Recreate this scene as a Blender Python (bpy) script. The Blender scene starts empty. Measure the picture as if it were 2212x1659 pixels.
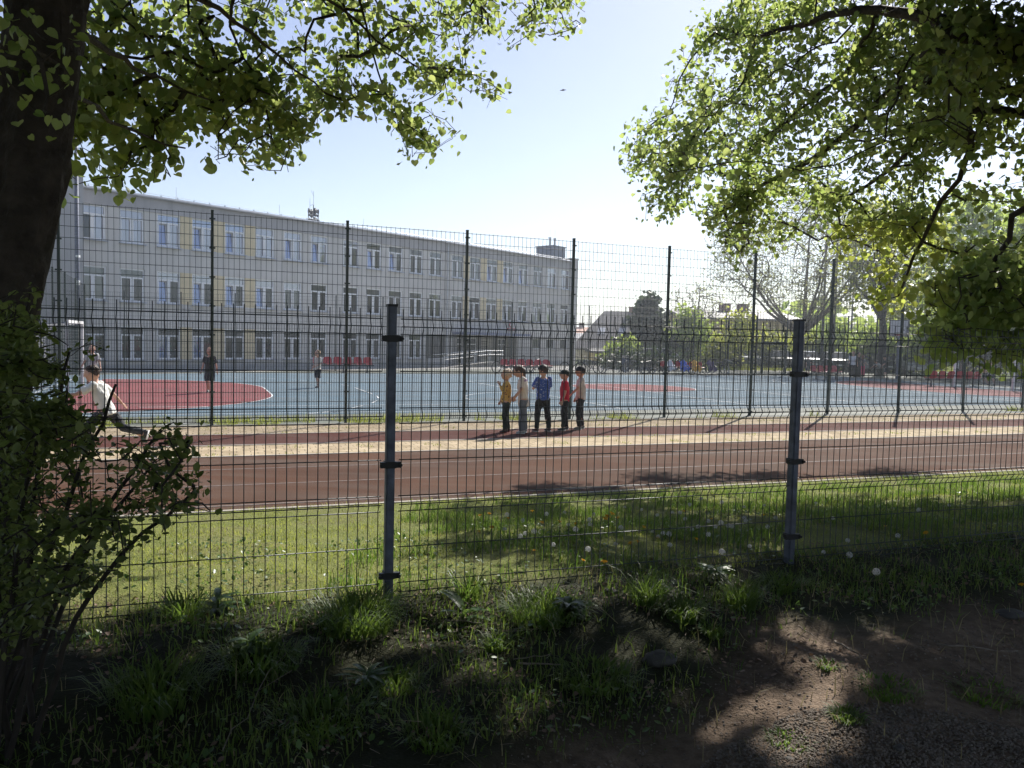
import bpy, bmesh, math, random
import numpy as np
from mathutils import Vector, Matrix, Quaternion
R = math.radians
S = bpy.context.scene
COL = S.collection
rnd = random.Random(7)
nr = np.random.RandomState(11)

# ------------------------------------------------------------------ camera
CAMZ = 1.8
FPX = 1690.0            # focal length for a frame 2212 units wide
PIT = math.atan(94.5/FPX); ROL = 0.0225
_f = Vector((0, math.cos(PIT), -math.sin(PIT)))
_u0 = Vector((0, math.sin(PIT), math.cos(PIT)))
_r0 = Vector((1, 0, 0))
_r = _r0*math.cos(ROL) + _u0*math.sin(ROL)
_u = _u0*math.cos(ROL) - _r0*math.sin(ROL)
cam = bpy.data.cameras.new('camera'); cam_o = bpy.data.objects.new('camera', cam); COL.objects.link(cam_o)
cam.sensor_width = 36; cam.lens = 36*FPX/2212; cam.clip_start = 0.05; cam.clip_end = 5000
m = Matrix((( _r.x, _u.x, -_f.x, 0), (_r.y, _u.y, -_f.y, 0), (_r.z, _u.z, -_f.z, CAMZ), (0, 0, 0, 1)))
cam_o.matrix_world = m
S.camera = cam_o

# ------------------------------------------------------------------ world, sun, exposure
AZ, EL = R(27), R(41)
w = bpy.data.worlds.new('World'); S.world = w; w.use_nodes = True
nt = w.node_tree; nt.nodes.clear()
sky = nt.nodes.new('ShaderNodeTexSky'); sky.sky_type = 'NISHITA'; sky.sun_disc = False
sky.sun_elevation = EL; sky.sun_rotation = AZ; sky.air_density = 1.0; sky.dust_density = 0.5; sky.ozone_density = 1.3
bg = nt.nodes.new('ShaderNodeBackground'); bg.inputs['Strength'].default_value = 0.084
wo = nt.nodes.new('ShaderNodeOutputWorld')
hs = nt.nodes.new('ShaderNodeHueSaturation'); hs.inputs['Saturation'].default_value = .85; hs.inputs['Hue'].default_value = .515
nt.links.new(sky.outputs[0], hs.inputs['Color']); nt.links.new(hs.outputs[0], bg.inputs[0]); nt.links.new(bg.outputs[0], wo.inputs[0])
SUN = Vector((math.sin(AZ)*math.cos(EL), math.cos(AZ)*math.cos(EL), math.sin(EL)))
sl = bpy.data.lights.new('sun', 'SUN'); sl.energy = 4.3; sl.angle = R(0.55); sl.color = (1, .95, .87)
so = bpy.data.objects.new('sun', sl); COL.objects.link(so); so.rotation_euler = SUN.to_track_quat('Z', 'Y').to_euler()
so.location = (10, 15, 30)
S.view_settings.view_transform = 'Standard'; S.view_settings.look = 'None'
S.view_settings.exposure = 0.84; S.view_settings.gamma = 1
S.render.engine = 'CYCLES'
cy = S.cycles
cy.max_bounces = 6; cy.diffuse_bounces = 3; cy.glossy_bounces = 2; cy.transmission_bounces = 4
cy.transparent_max_bounces = 6; cy.caustics_reflective = False; cy.caustics_refractive = False
cy.use_adaptive_sampling = True; cy.adaptive_threshold = 0.02; cy.use_denoising = True
cy.sample_clamp_indirect = 6

# ------------------------------------------------------------------ helpers
def px2dir(x, y):
    return (_f*FPX + _r*(x-1106) - _u*(y-829.5))/FPX
def at(x, y, D):
    d = px2dir(x, y); d = d/d.y
    return Vector((0, 0, CAMZ)) + d*D
def onz(x, y, z=0.0):
    d = px2dir(x, y); t = (z-CAMZ)/d.z
    return Vector((0, 0, CAMZ)) + d*t
def proj(p):
    q = Vector(p) - Vector((0, 0, CAMZ)); dz = q.dot(_f)
    if dz < .05: return (-1e5, -1e5)
    return (1106 + FPX*q.dot(_r)/dz, 829.5 - FPX*q.dot(_u)/dz)
def inpoly(x, y, P):
    c = False; j = len(P)-1
    for i in range(len(P)):
        xi, yi = P[i]; xj, yj = P[j]
        if (yi > y) != (yj > y) and x < (xj-xi)*(y-yi)/(yj-yi)+xi: c = not c
        j = i
    return c

def tag(o, label=None, cat=None, group=None, kind=None):
    if label: o['label'] = label
    if cat: o['category'] = cat
    if group: o['group'] = group
    if kind: o['kind'] = kind
    return o
def empty(name, loc=(0, 0, 0), rz=0.0):
    o = bpy.data.objects.new(name, None); COL.objects.link(o); o.location = loc; o.rotation_euler = (0, 0, rz)
    o.empty_display_size = .2
    return o
def thing(name, loc, label, cat, group=None, rz=0.0):
    return tag(empty(name, loc, rz), label, cat, group)
def copy_tree(o, parent=None):
    c = o.copy(); COL.objects.link(c); c.parent = parent
    for ch in list(KIDS.get(o.name, [])):
        d = copy_tree(ch, c)
        KIDS.setdefault(c.name, []).append(d)
    return c
KIDS = {}

class MB:
    def __init__(s): s.v = []; s.f = []; s.mi = []; s.m = 0
    def add(s, vs, fs):
        b = len(s.v); s.v.extend([tuple(v) for v in vs])
        for f in fs: s.f.append(tuple(b+i for i in f)); s.mi.append(s.m)
    def box(s, c, d, rz=0.0, M=None):
        hx, hy, hz = d[0]/2, d[1]/2, d[2]/2
        P = [Vector((x, y, z)) for x in (-hx, hx) for y in (-hy, hy) for z in (-hz, hz)]
        if M is None: M = Matrix.Rotation(rz, 3, 'Z')
        P = [M@p + Vector(c) for p in P]
        s.add(P, [(0, 1, 3, 2), (4, 6, 7, 5), (0, 4, 5, 1), (2, 3, 7, 6), (0, 2, 6, 4), (1, 5, 7, 3)])
    def tube(s, pts, rad, n=6, cap=True, ref=None, ph=0.0):
        pts = [Vector(p) for p in pts]; k = len(pts)
        if not isinstance(rad, (list, tuple)): rad = [rad]*k
        ref = Vector(ref) if ref is not None else None
        prev = None; V = []
        for i, p in enumerate(pts):
            t = (pts[min(i+1, k-1)] - pts[max(i-1, 0)])
            t = t.normalized() if t.length > 1e-9 else Vector((0, 0, 1))
            if ref is not None: a = ref - t*ref.dot(t)
            elif prev is None:
                a = Vector((0, 0, 1)) if abs(t.z) < .9 else Vector((1, 0, 0)); a = a - t*a.dot(t)
            else: a = prev - t*prev.dot(t)
            if a.length < 1e-6: a = t.orthogonal()
            a.normalize(); prev = a; b = t.cross(a)
            r = rad[i]; ra, rb = (r if isinstance(r, (tuple, list)) else (r, r))
            for j in range(n):
                q = 2*math.pi*j/n+ph
                V.append(p + a*ra*math.cos(q) + b*rb*math.sin(q))
        F = []
        for i in range(k-1):
            for j in range(n):
                F.append((i*n+j, i*n+(j+1) % n, (i+1)*n+(j+1) % n, (i+1)*n+j))
        if cap:
            F.append(tuple(range(n-1, -1, -1))); F.append(tuple((k-1)*n+j for j in range(n)))
        s.add(V, F)
    def ell(s, c, r, n=10, m=7, M=None):
        V = []; F = []
        c = Vector(c)
        for i in range(m+1):
            a = math.pi*i/m
            for j in range(n):
                b = 2*math.pi*j/n
                p = Vector((r[0]*math.sin(a)*math.cos(b), r[1]*math.sin(a)*math.sin(b), r[2]*math.cos(a)))
                if M is not None: p = M@p
                V.append(c+p)
        for i in range(m):
            for j in range(n):
                F.append((i*n+j, (i+1)*n+j, (i+1)*n+(j+1) % n, i*n+(j+1) % n))
        s.add(V, F)
    def prism(s, poly, y0, y1):   # poly in x,z extruded over y
        n = len(poly)
        V = [(p[0], y0, p[1]) for p in poly]+[(p[0], y1, p[1]) for p in poly]
        F = [tuple(range(n)), tuple(range(2*n-1, n-1, -1))]
        for i in range(n): F.append((i, i+n, (i+1) % n+n, (i+1) % n))
        s.add(V, F)
    def mesh(s, name, mats, smooth=False):
        me = bpy.data.meshes.new(name); me.from_pydata(s.v, [], s.f)
        for mm in (mats if isinstance(mats, (list, tuple)) else [mats]): me.materials.append(mm)
        if any(s.mi): me.polygons.foreach_set('material_index', s.mi)
        if smooth: me.polygons.foreach_set('use_smooth', [True]*len(s.f))
        me.update()
        return me
    def build(s, name, mats, parent=None, smooth=False):
        return link(name, s.mesh(name, mats, smooth), parent)
def link(name, me, parent=None):
    o = bpy.data.objects.new(name, me); COL.objects.link(o)
    if parent is not None:
        o.parent = parent; KIDS.setdefault(parent.name, []).append(o)
    return o
def np_mesh(name, V, loops, starts, totals, mats, mi=None, smooth=False):
    me = bpy.data.meshes.new(name)
    me.vertices.add(len(V)); me.vertices.foreach_set('co', np.asarray(V, dtype=np.float32).ravel())
    me.loops.add(len(loops)); me.loops.foreach_set('vertex_index', np.asarray(loops, dtype=np.int32))
    me.polygons.add(len(starts)); me.polygons.foreach_set('loop_start', np.asarray(starts, dtype=np.int32))
    for mm in (mats if isinstance(mats, (list, tuple)) else [mats]): me.materials.append(mm)
    if mi is not None: me.polygons.foreach_set('material_index', np.asarray(mi, dtype=np.int32))
    if smooth: me.polygons.foreach_set('use_smooth', np.ones(len(starts), dtype=bool))
    me.update(calc_edges=True); me.validate()
    return me
def scatter_mesh(name, tv, tf, P, RM, SC, mats, smooth=False):
    """template verts tv (k,3), faces tf list, positions P(n,3), rotation matrices RM(n,3,3), scale SC(n,)"""
    tv = np.array(tv, float); n = len(P); k = len(tv)
    V = np.einsum('nij,kj->nki', RM, tv)*SC[:, None, None] + P[:, None, :]
    V = V.reshape(-1, 3)
    fl = np.array([i for f in tf for i in f]); tot = np.array([len(f) for f in tf])
    loops = (fl[None, :] + (np.arange(n)*k)[:, None]).ravel()
    totals = np.tile(tot, n); starts = np.concatenate([[0], np.cumsum(totals)[:-1]])
    return np_mesh(name, V, loops, starts, totals, mats, None, smooth)
def rotmats(yaw, pitch, roll):
    cy_, sy = np.cos(yaw), np.sin(yaw); cp, sp = np.cos(pitch), np.sin(pitch); cr, sr = np.cos(roll), np.sin(roll)
    n = len(yaw); Z = np.zeros((n, 3, 3)); X = np.zeros((n, 3, 3)); Y = np.zeros((n, 3, 3))
    Z[:, 0, 0] = cy_; Z[:, 0, 1] = -sy; Z[:, 1, 0] = sy; Z[:, 1, 1] = cy_; Z[:, 2, 2] = 1
    X[:, 0, 0] = 1; X[:, 1, 1] = cp; X[:, 1, 2] = -sp; X[:, 2, 1] = sp; X[:, 2, 2] = cp
    Y[:, 1, 1] = 1; Y[:, 0, 0] = cr; Y[:, 0, 2] = sr; Y[:, 2, 0] = -sr; Y[:, 2, 2] = cr
    return Z@X@Y

# ------------------------------------------------------------------ materials
def newmat(name):
    mt = bpy.data.materials.new(name); mt.use_nodes = True; nt = mt.node_tree
    b = nt.nodes['Principled BSDF']
    return mt, nt, b
def mat(name, col, rough=.6, metal=0.0, noise=.12, scale=8.0, bump=0.0, bscale=40.0, spec=None, col2=None, det=4):
    mt, nt, b = newmat(name); N = nt.nodes; L = nt.links
    b.inputs['Roughness'].default_value = rough; b.inputs['Metallic'].default_value = metal
    if spec is not None: b.inputs['Specular IOR Level'].default_value = spec
    tc = N.new('ShaderNodeTexCoord')
    if noise > 0 or col2:
        nz = N.new('ShaderNodeTexNoise'); nz.inputs['Scale'].default_value = scale; nz.inputs['Detail'].default_value = det
        L.new(tc.outputs['Object'], nz.inputs['Vector'])
        mx = N.new('ShaderNodeMix'); mx.data_type = 'RGBA'
        c2 = col2 if col2 else tuple(min(1, c*(1+noise)) for c in col)
        c1 = col if col2 else tuple(c*(1-noise) for c in col)
        mx.inputs[6].default_value = (*c1, 1); mx.inputs[7].default_value = (*c2, 1)
        rp = N.new('ShaderNodeMapRange'); rp.inputs[1].default_value = .32; rp.inputs[2].default_value = .68
        L.new(nz.outputs['Fac'], rp.inputs[0]); L.new(rp.outputs[0], mx.inputs[0]); L.new(mx.outputs[2], b.inputs['Base Color'])
    else: b.inputs['Base Color'].default_value = (*col, 1)
    if bump > 0:
        n2 = N.new('ShaderNodeTexNoise'); n2.inputs['Scale'].default_value = bscale; n2.inputs['Detail'].default_value = 5
        L.new(tc.outputs['Object'], n2.inputs['Vector'])
        bp = N.new('ShaderNodeBump'); bp.inputs['Strength'].default_value = bump; bp.inputs['Distance'].default_value = .02
        L.new(n2.outputs['Fac'], bp.inputs['Height']); L.new(bp.outputs[0], b.inputs['Normal'])
    return mt
def leafmat(name, c1, c2, t1, t2, fac=.45, rough=.5):
    mt, nt, b = newmat(name); N = nt.nodes; L = nt.links
    g = N.new('ShaderNodeNewGeometry')
    mx = N.new('ShaderNodeMix'); mx.data_type = 'RGBA'; mx.inputs[6].default_value = (*c1, 1); mx.inputs[7].default_value = (*c2, 1)
    L.new(g.outputs['Random Per Island'], mx.inputs[0]); L.new(mx.outputs[2], b.inputs['Base Color'])
    b.inputs['Roughness'].default_value = rough; b.inputs['Specular IOR Level'].default_value = .4
    m2 = N.new('ShaderNodeMix'); m2.data_type = 'RGBA'; m2.inputs[6].default_value = (*t1, 1); m2.inputs[7].default_value = (*t2, 1)
    L.new(g.outputs['Random Per Island'], m2.inputs[0])
    t = N.new('ShaderNodeBsdfTranslucent'); L.new(m2.outputs[2], t.inputs[0])
    ms = N.new('ShaderNodeMixShader'); ms.inputs[0].default_value = fac
    L.new(b.outputs[0], ms.inputs[1]); L.new(t.outputs[0], ms.inputs[2]); L.new(ms.outputs[0], N['Material Output'].inputs[0])
    return mt
def glassmat(name, inner, refl=.35, rough=.03, noise=.3):
    mt, nt, b = newmat(name); N = nt.nodes; L = nt.links
    b.inputs['Base Color'].default_value = (*inner, 1); b.inputs['Roughness'].default_value = .8
    tc = N.new('ShaderNodeTexCoord'); nz = N.new('ShaderNodeTexNoise'); nz.inputs['Scale'].default_value = 1.7
    L.new(tc.outputs['Object'], nz.inputs['Vector'])
    mx = N.new('ShaderNodeMix'); mx.data_type = 'RGBA'; mx.inputs[6].default_value = (*[c*(1-noise) for c in inner], 1); mx.inputs[7].default_value = (*[c*(1+noise) for c in inner], 1)
    L.new(nz.outputs['Fac'], mx.inputs[0]); L.new(mx.outputs[2], b.inputs['Base Color'])
    gl = N.new('ShaderNodeBsdfGlossy'); gl.inputs['Roughness'].default_value = rough; gl.inputs['Color'].default_value = (.85, .92, 1, 1)
    ms = N.new('ShaderNodeMixShader'); ms.inputs[0].default_value = refl
    L.new(b.outputs[0], ms.inputs[1]); L.new(gl.outputs[0], ms.inputs[2]); L.new(ms.outputs[0], N['Material Output'].inputs[0])
    return mt

M = {}
M['galv'] = mat('galvanised_steel', (.14, .155, .2), .6, .3, .35, 14, .15, 60)
M['fence_green'] = mat('dark_green_coating', (.012, .028, .022), .42, 0, .2, 5)
M['fence_wire'] = mat('dark_grey_wire', (.055, .062, .066), .45, .3, .4, 9)
M['rubber_black'] = mat('black_plastic', (.015, .015, .016), .5, 0, .1)
M['wall'] = mat('render_wall', (.62, .605, .575), .85, 0, .06, .9, .1, 30)
M['wall_grey'] = mat('grey_render', (.42, .415, .42), .85, 0, .07, .8, .1, 30)
M['wall_plinth'] = mat('plinth_render', (.4, .41, .42), .85, 0, .1, 1.2)
M['yellow_wall'] = mat('ochre_panel', (.74, .63, .41), .8, 0, .06, 2)
M['white_pvc'] = mat('white_window_frame', (.86, .87, .88), .35, 0, .03)
M['zinc'] = mat('zinc_trim', (.45, .47, .5), .4, .5, .1, 5)
M['sill'] = mat('window_sill_metal', (.4, .45, .56), .4, .3, .05)
M['dark_metal'] = mat('dark_grey_metal', (.09, .095, .105), .5, .3, .15)
def weather(mt, amt=.22):
    nt = mt.node_tree; N = nt.nodes; L = nt.links; b = N['Principled BSDF']; src = b.inputs['Base Color'].links[0].from_socket
    tc = N.new('ShaderNodeTexCoord'); mp = N.new('ShaderNodeMapping'); mp.inputs['Scale'].default_value = (2.2, 2.2, .16); L.new(tc.outputs['Object'], mp.inputs[0])
    n = N.new('ShaderNodeTexNoise'); n.inputs['Scale'].default_value = 1.6; n.inputs['Detail'].default_value = 7; L.new(mp.outputs[0], n.inputs['Vector'])
    r = N.new('ShaderNodeMapRange'); r.inputs[1].default_value = .48; r.inputs[2].default_value = .72; r.inputs[3].default_value = 1; r.inputs[4].default_value = 1-amt; L.new(n.outputs['Fac'], r.inputs[0])
    mx = N.new('ShaderNodeVectorMath'); mx.operation = 'SCALE'; L.new(src, mx.inputs[0]); L.new(r.outputs[0], mx.inputs['Scale']); L.new(mx.outputs[0], b.inputs['Base Color'])
for k_ in ('wall', 'wall_grey', 'wall_plinth', 'yellow_wall'): weather(M[k_], .16)
weather(M['galv'], .5)
M['glass_dark'] = glassmat('glass_dark_room', (.012, .014, .015), .08)
M['glass_mid'] = glassmat('glass_dim_room', (.03, .036, .036), .14)
M['glass_pale'] = glassmat('glass_pale_reflection', (.24, .235, .3), .28, noise=.12)  # lilac inner colour paints the low sky mirrored in the pane
M['glass_blue'] = glassmat('glass_blue_reflection', (.05, .11, .32), .32, noise=.12)  # sky reflection painted as a blue inner colour
M['red_plastic'] = mat('red_seat_plastic', (.42, .018, .035), .38, 0, .1, 4)
M['white_paint'] = mat('white_paint', (.75, .76, .76), .45, 0, .05)
M['roof_tile'] = mat('dark_roof_tile', (.09, .085, .09), .6, 0, .2, 6)
M['roof_grey'] = mat('grey_roof_tile', (.34, .34, .35), .6, 0, .15, 6)
M['roof_orange'] = mat('orange_roof_tile', (.45, .22, .14), .7, 0, .15, 4)
M['yellow_house'] = mat('yellow_house_wall', (.52, .42, .2), .8, 0, .08, 1)
M['cream_house'] = mat('cream_house_wall', (.5, .47, .38), .8, 0, .08, 1)
M['wood_dark'] = mat('dark_wood', (.05, .035, .025), .7, 0, .2)
M['brick'] = mat('chimney_brick', (.22, .12, .09), .8, 0, .2, 10)
M['concrete'] = mat('concrete', (.3, .29, .27), .85, 0, .15, 5, .2)
M['chrome'] = mat('bright_metal', (.6, .6, .6), .25, .9, .05)
M['skin'] = mat('skin', (.55, .32, .23), .5, 0, .06, 12)
M['stone'] = mat('field_stone', (.06, .055, .05), .8, 0, .3, 9, .5, 30)
M['stick'] = mat('dry_stick', (.2, .165, .13), .8, 0, .3, 30)
# ------------------------------------------------------------------ terrain
MT = .37          # direction of the track bands: y = v + MT*x
BD = Vector((.651, .759, 0)).normalized(); BN = Vector((.759, -.651, 0)).normalized()
B0 = Vector((-22.3, 42, 0)); BZ = -.46
def sm(t): t = min(1, max(0, t)); return t*t*(3-2*t)
def Zg(x, y):
    e = (x-B0.x)*BN.x + (y-B0.y)*BN.y
    z = BZ*min(1, max(0, 1-e/11))
    v = y-MT*x
    if v < 8.9:
        if v > 4.2: z += .46*(1-sm((v-4.2)/4.4))
        elif v > 2.2: z += .38+.08*sm((v-2.2)/2)
        else: z += .38
        k = sm((8.5-v)/1.5)
        z += k*(.02*math.sin(x*2.1+y*1.3)+.016*math.sin(x*4.3-y*3.7)+.008*math.sin(x*11+y*9))
        if 3.0 < v < 4.6: z += .035*math.sin(x*3.1)*math.sin((v-3)*1.96)**2
    return z
def grid(name, fx, us, vs, mats, dz=0.0, jit=0.0):
    V = []; 
    for v in vs:
        for u in us:
            x, y = fx(u, v); V.append((x, y, Zg(x, y)+dz+(rnd.uniform(-jit, jit) if jit else 0)))
    n = len(us); F = [(j*n+i, j*n+i+1, (j+1)*n+i+1, (j+1)*n+i) for j in range(len(vs)-1) for i in range(n-1)]
    me = bpy.data.meshes.new(name); me.from_pydata(V, [], F); me.polygons.foreach_set('use_smooth', [True]*len(F))
    for mm in (mats if isinstance(mats, list) else [mats]): me.materials.append(mm)
    return link(name, me)
def lin(a, b, n): return [a+(b-a)*i/n for i in range(n+1)]
uv2 = lambda u, v: (u, v+MT*u)
# far ground, one sheet to the horizon (grass and trodden earth)
def groundmat():
    mt, nt, b = newmat('grass_ground'); N = nt.nodes; L = nt.links
    tc = N.new('ShaderNodeTexCoord')
    n1 = N.new('ShaderNodeTexNoise'); n1.inputs['Scale'].default_value = .25; n1.inputs['Detail'].default_value = 6; L.new(tc.outputs['Object'], n1.inputs['Vector'])
    n2 = N.new('ShaderNodeTexNoise'); n2.inputs['Scale'].default_value = 9; n2.inputs['Detail'].default_value = 5; L.new(tc.outputs['Object'], n2.inputs['Vector'])
    r = N.new('ShaderNodeValToRGB'); r.color_ramp.elements[0].position = .35; r.color_ramp.elements[1].position = .7
    r.color_ramp.elements[0].color = (.05, .085, .02, 1); r.color_ramp.elements[1].color = (.13, .15, .05, 1)
    mx = N.new('ShaderNodeMath'); mx.operation = 'ADD'; ml = N.new('ShaderNodeMath'); ml.operation = 'MULTIPLY'; ml.inputs[1].default_value = .5
    L.new(n1.outputs['Fac'], mx.inputs[0]); L.new(n2.outputs['Fac'], mx.inputs[1]); L.new(mx.outputs[0], ml.inputs[0]); L.new(ml.outputs[0], r.inputs[0]); L.new(r.outputs[0], b.inputs['Base Color'])
    b.inputs['Roughness'].default_value = .95; b.inputs['Specular IOR Level'].default_value = .1
    return mt
M['ground'] = groundmat()
us = [-900, -400, -200, -120, -80]+lin(-60, 90, 60)+[110, 150, 250, 500, 900]
vs = [8.9]+lin(12, 90, 40)+[100, 120, 160, 220, 300, 450, 700, 1200]
o = grid('ground', uv2, us, vs, M['ground'], -.05); tag(o, kind='structure')

# near ground: trodden soil, grass roots, gravelly path by the camera
def soilmat():
    mt, nt, b = newmat('soil_path'); N = nt.nodes; L = nt.links
    tc = N.new('ShaderNodeTexCoord')
    def nz(s, d=6):
        n = N.new('ShaderNodeTexNoise'); n.inputs['Scale'].default_value = s; n.inputs['Detail'].default_value = d; L.new(tc.outputs['Object'], n.inputs['Vector']); return n
    a, bnz, c = nz(1.6), nz(22), nz(90, 3)
    r = N.new('ShaderNodeValToRGB'); e = r.color_ramp.elements; e[0].position = .34; e[1].position = .66
    e[0].color = (.085, .06, .042, 1); e[1].color = (.25, .185, .135, 1)
    md = N.new('ShaderNodeMix'); md.data_type = 'FLOAT'; md.inputs[0].default_value = .45
    L.new(a.outputs['Fac'], md.inputs[2]); L.new(bnz.outputs['Fac'], md.inputs[3]); L.new(md.outputs[0], r.inputs[0])
    # greenish where grass grows: vertex weight
    at_ = N.new('ShaderNodeAttribute'); at_.attribute_name = 'grassy'
    mx = N.new('ShaderNodeMix'); mx.data_type = 'RGBA'; L.new(at_.outputs['Fac'], mx.inputs[0]); L.new(r.outputs[0], mx.inputs[6]); 
    r2 = N.new('ShaderNodeValToRGB'); r2.color_ramp.elements[0].color = (.1, .14, .03, 1); r2.color_ramp.elements[1].color = (.235, .25, .07, 1)
    L.new(bnz.outputs['Fac'], r2.inputs[0])
    a2 = N.new('ShaderNodeAttribute'); a2.attribute_name = 'lawn'; m3 = N.new('ShaderNodeMix'); m3.data_type = 'RGBA'; m3.inputs[6].default_value = (.032, .034, .018, 1)  # verge end painted dark in place of tree shade
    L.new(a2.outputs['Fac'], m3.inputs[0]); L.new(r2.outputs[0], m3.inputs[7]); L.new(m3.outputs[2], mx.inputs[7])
    L.new(mx.outputs[2], b.inputs['Base Color']); b.inputs['Roughness'].default_value = .9; b.inputs['Specular IOR Level'].default_value = .15
    ad = N.new('ShaderNodeMath'); ad.operation = 'ADD'; L.new(bnz.outputs['Fac'], ad.inputs[0]); L.new(c.outputs['Fac'], ad.inputs[1])
    bp = N.new('ShaderNodeBump'); bp.inputs['Strength'].default_value = .7; bp.inputs['Distance'].default_value = .02; L.new(ad.outputs[0], bp.inputs['Height']); L.new(bp.outputs[0], b.inputs['Normal'])
    return mt
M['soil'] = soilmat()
us = lin(-14, -5, 45)+lin(-4.95, 7, 200)[0:]+lin(7.2, 20, 60)
vs = lin(-8, 0, 30)+lin(.06, 8.9, 150)
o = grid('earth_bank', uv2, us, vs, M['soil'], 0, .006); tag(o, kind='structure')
def bare(x, y):
    """1 where the soil is bare"""
    v = y-MT*x
    n = .5+.25*math.sin(x*1.7+2)+.15*math.sin(x*3.9+y*2.2)+.1*math.sin(y*7-x*5)
    if v > 4.3: return .12 if n > .3 else .3
    lim = 2.75+.75*sm((x-.45)/.9)+.12*math.sin(x*2.3)+.1*math.sin(x*6.1)
    lim = min(3.75, lim)
    if x < -.1: lim -= 1.4*sm((-.1-x)/.8)
    return sm((lim-v)/.5)
ca = o.data.attributes.new('grassy', 'FLOAT', 'POINT')
ca.data.foreach_set('value', [1-bare(q.co.x, q.co.y) for q in o.data.vertices])

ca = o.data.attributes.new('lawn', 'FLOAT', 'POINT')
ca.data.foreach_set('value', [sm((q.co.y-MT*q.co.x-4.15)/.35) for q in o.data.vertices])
# track bands
def speck(name, c1, c2, s=60, rough=.9, spec=.08):
    mt, nt, b = newmat(name); N = nt.nodes; L = nt.links; tc = N.new('ShaderNodeTexCoord')
    n1 = N.new('ShaderNodeTexNoise'); n1.inputs['Scale'].default_value = s; n1.inputs['Detail'].default_value = 3; L.new(tc.outputs['Object'], n1.inputs['Vector'])
    n2 = N.new('ShaderNodeTexNoise'); n2.inputs['Scale'].default_value = .7; n2.inputs['Detail'].default_value = 5; L.new(tc.outputs['Object'], n2.inputs['Vector'])
    md = N.new('ShaderNodeMix'); md.data_type = 'FLOAT'; md.inputs[0].default_value = .5; L.new(n1.outputs['Fac'], md.inputs[2]); L.new(n2.outputs['Fac'], md.inputs[3])
    r = N.new('ShaderNodeValToRGB'); e = r.color_ramp.elements; e[0].position = .36; e[1].position = .64; e[0].color = (*c1, 1); e[1].color = (*c2, 1)
    L.new(md.outputs[0], r.inputs[0]); b.inputs['Roughness'].default_value = rough; b.inputs['Specular IOR Level'].default_value = spec
    mp = N.new('ShaderNodeMapping'); mp.inputs['Rotation'].default_value[2] = -.36; mp.inputs['Scale'].default_value = (.35, 1.6, 1); L.new(tc.outputs['Object'], mp.inputs[0])
    n3 = N.new('ShaderNodeTexNoise'); n3.inputs['Scale'].default_value = 1.1; n3.inputs['Detail'].default_value = 8; n3.inputs['Roughness'].default_value = .65; L.new(mp.outputs[0], n3.inputs['Vector'])
    r3 = N.new('ShaderNodeMapRange'); r3.inputs[1].default_value = .42; r3.inputs[2].default_value = .66; r3.inputs[3].default_value = 0; r3.inputs[4].default_value = .42; L.new(n3.outputs['Fac'], r3.inputs[0])
    m3 = N.new('ShaderNodeMix'); m3.data_type = 'RGBA'; m3.inputs[7].default_value = (.13, .115, .1, 1); L.new(r3.outputs[0], m3.inputs[0]); L.new(r.outputs[0], m3.inputs[6]); L.new(m3.outputs[2], b.inputs['Base Color'])
    bp = N.new('ShaderNodeBump'); bp.inputs['Strength'].default_value = .3; bp.inputs['Distance'].default_value = .01; L.new(n1.outputs['Fac'], bp.inputs['Height']); L.new(bp.outputs[0], b.inputs['Normal'])
    return mt
M['track'] = speck('track_rubber', (.064, .03, .019), (.112, .056, .035), 45)
M['track2'] = speck('run_up_rubber', (.078, .026, .02), (.12, .045, .034), 45)
def pavermat():
    mt, nt, b = newmat('concrete_pavers'); N = nt.nodes; L = nt.links; tc = N.new('ShaderNodeTexCoord')
    mp = N.new('ShaderNodeMapping'); mp.inputs['Rotation'].default_value[2] = -math.atan(MT); L.new(tc.outputs['Object'], mp.inputs['Vector'])
    nw = N.new('ShaderNodeTexNoise'); nw.inputs['Scale'].default_value = 18; L.new(mp.outputs[0], nw.inputs['Vector'])
    ad = N.new('ShaderNodeMix'); ad.data_type = 'VECTOR'; ad.inputs[0].default_value = .012; L.new(mp.outputs[0], ad.inputs[4]); L.new(nw.outputs['Color'], ad.inputs[5])
    br = N.new('ShaderNodeTexBrick'); L.new(ad.outputs[1], br.inputs['Vector']); br.inputs['Scale'].default_value = 1
    br.inputs['Brick Width'].default_value = .2; br.inputs['Row Height'].default_value = .165; br.inputs['Mortar Size'].default_value = .01; br.inputs['Mortar Smooth'].default_value = .3
    br.inputs['Color1'].default_value = (.44, .35, .235, 1); br.inputs['Color2'].default_value = (.54, .44, .3, 1); br.inputs['Mortar'].default_value = (.24, .19, .13, 1)
    n1 = N.new('ShaderNodeTexNoise'); n1.inputs['Scale'].default_value = 3; n1.inputs['Detail'].default_value = 6; L.new(tc.outputs['Object'], n1.inputs['Vector'])
    mx = N.new('ShaderNodeMix'); mx.data_type = 'RGBA'; mx.blend_type = 'MULTIPLY'; mx.inputs[0].default_value = .6
    rr = N.new('ShaderNodeValToRGB'); rr.color_ramp.elements[0].color = (.5, .48, .42, 1); rr.color_ramp.elements[0].position = .3; rr.color_ramp.elements[1].position = .6
    L.new(n1.outputs['Fac'], rr.inputs[0]); L.new(br.outputs['Color'], mx.inputs[6]); L.new(rr.outputs[0], mx.inputs[7]); L.new(mx.outputs[2], b.inputs['Base Color'])
    b.inputs['Roughness'].default_value = .9; b.inputs['Specular IOR Level'].default_value = .12
    bp = N.new('ShaderNodeBump'); bp.inputs['Strength'].default_value = .25; bp.inputs['Distance'].default_value = .006; bp.invert = True; L.new(br.outputs['Fac'], bp.inputs['Height']); L.new(bp.outputs[0], b.inputs['Normal'])
    return mt
M['paver'] = pavermat()
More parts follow.
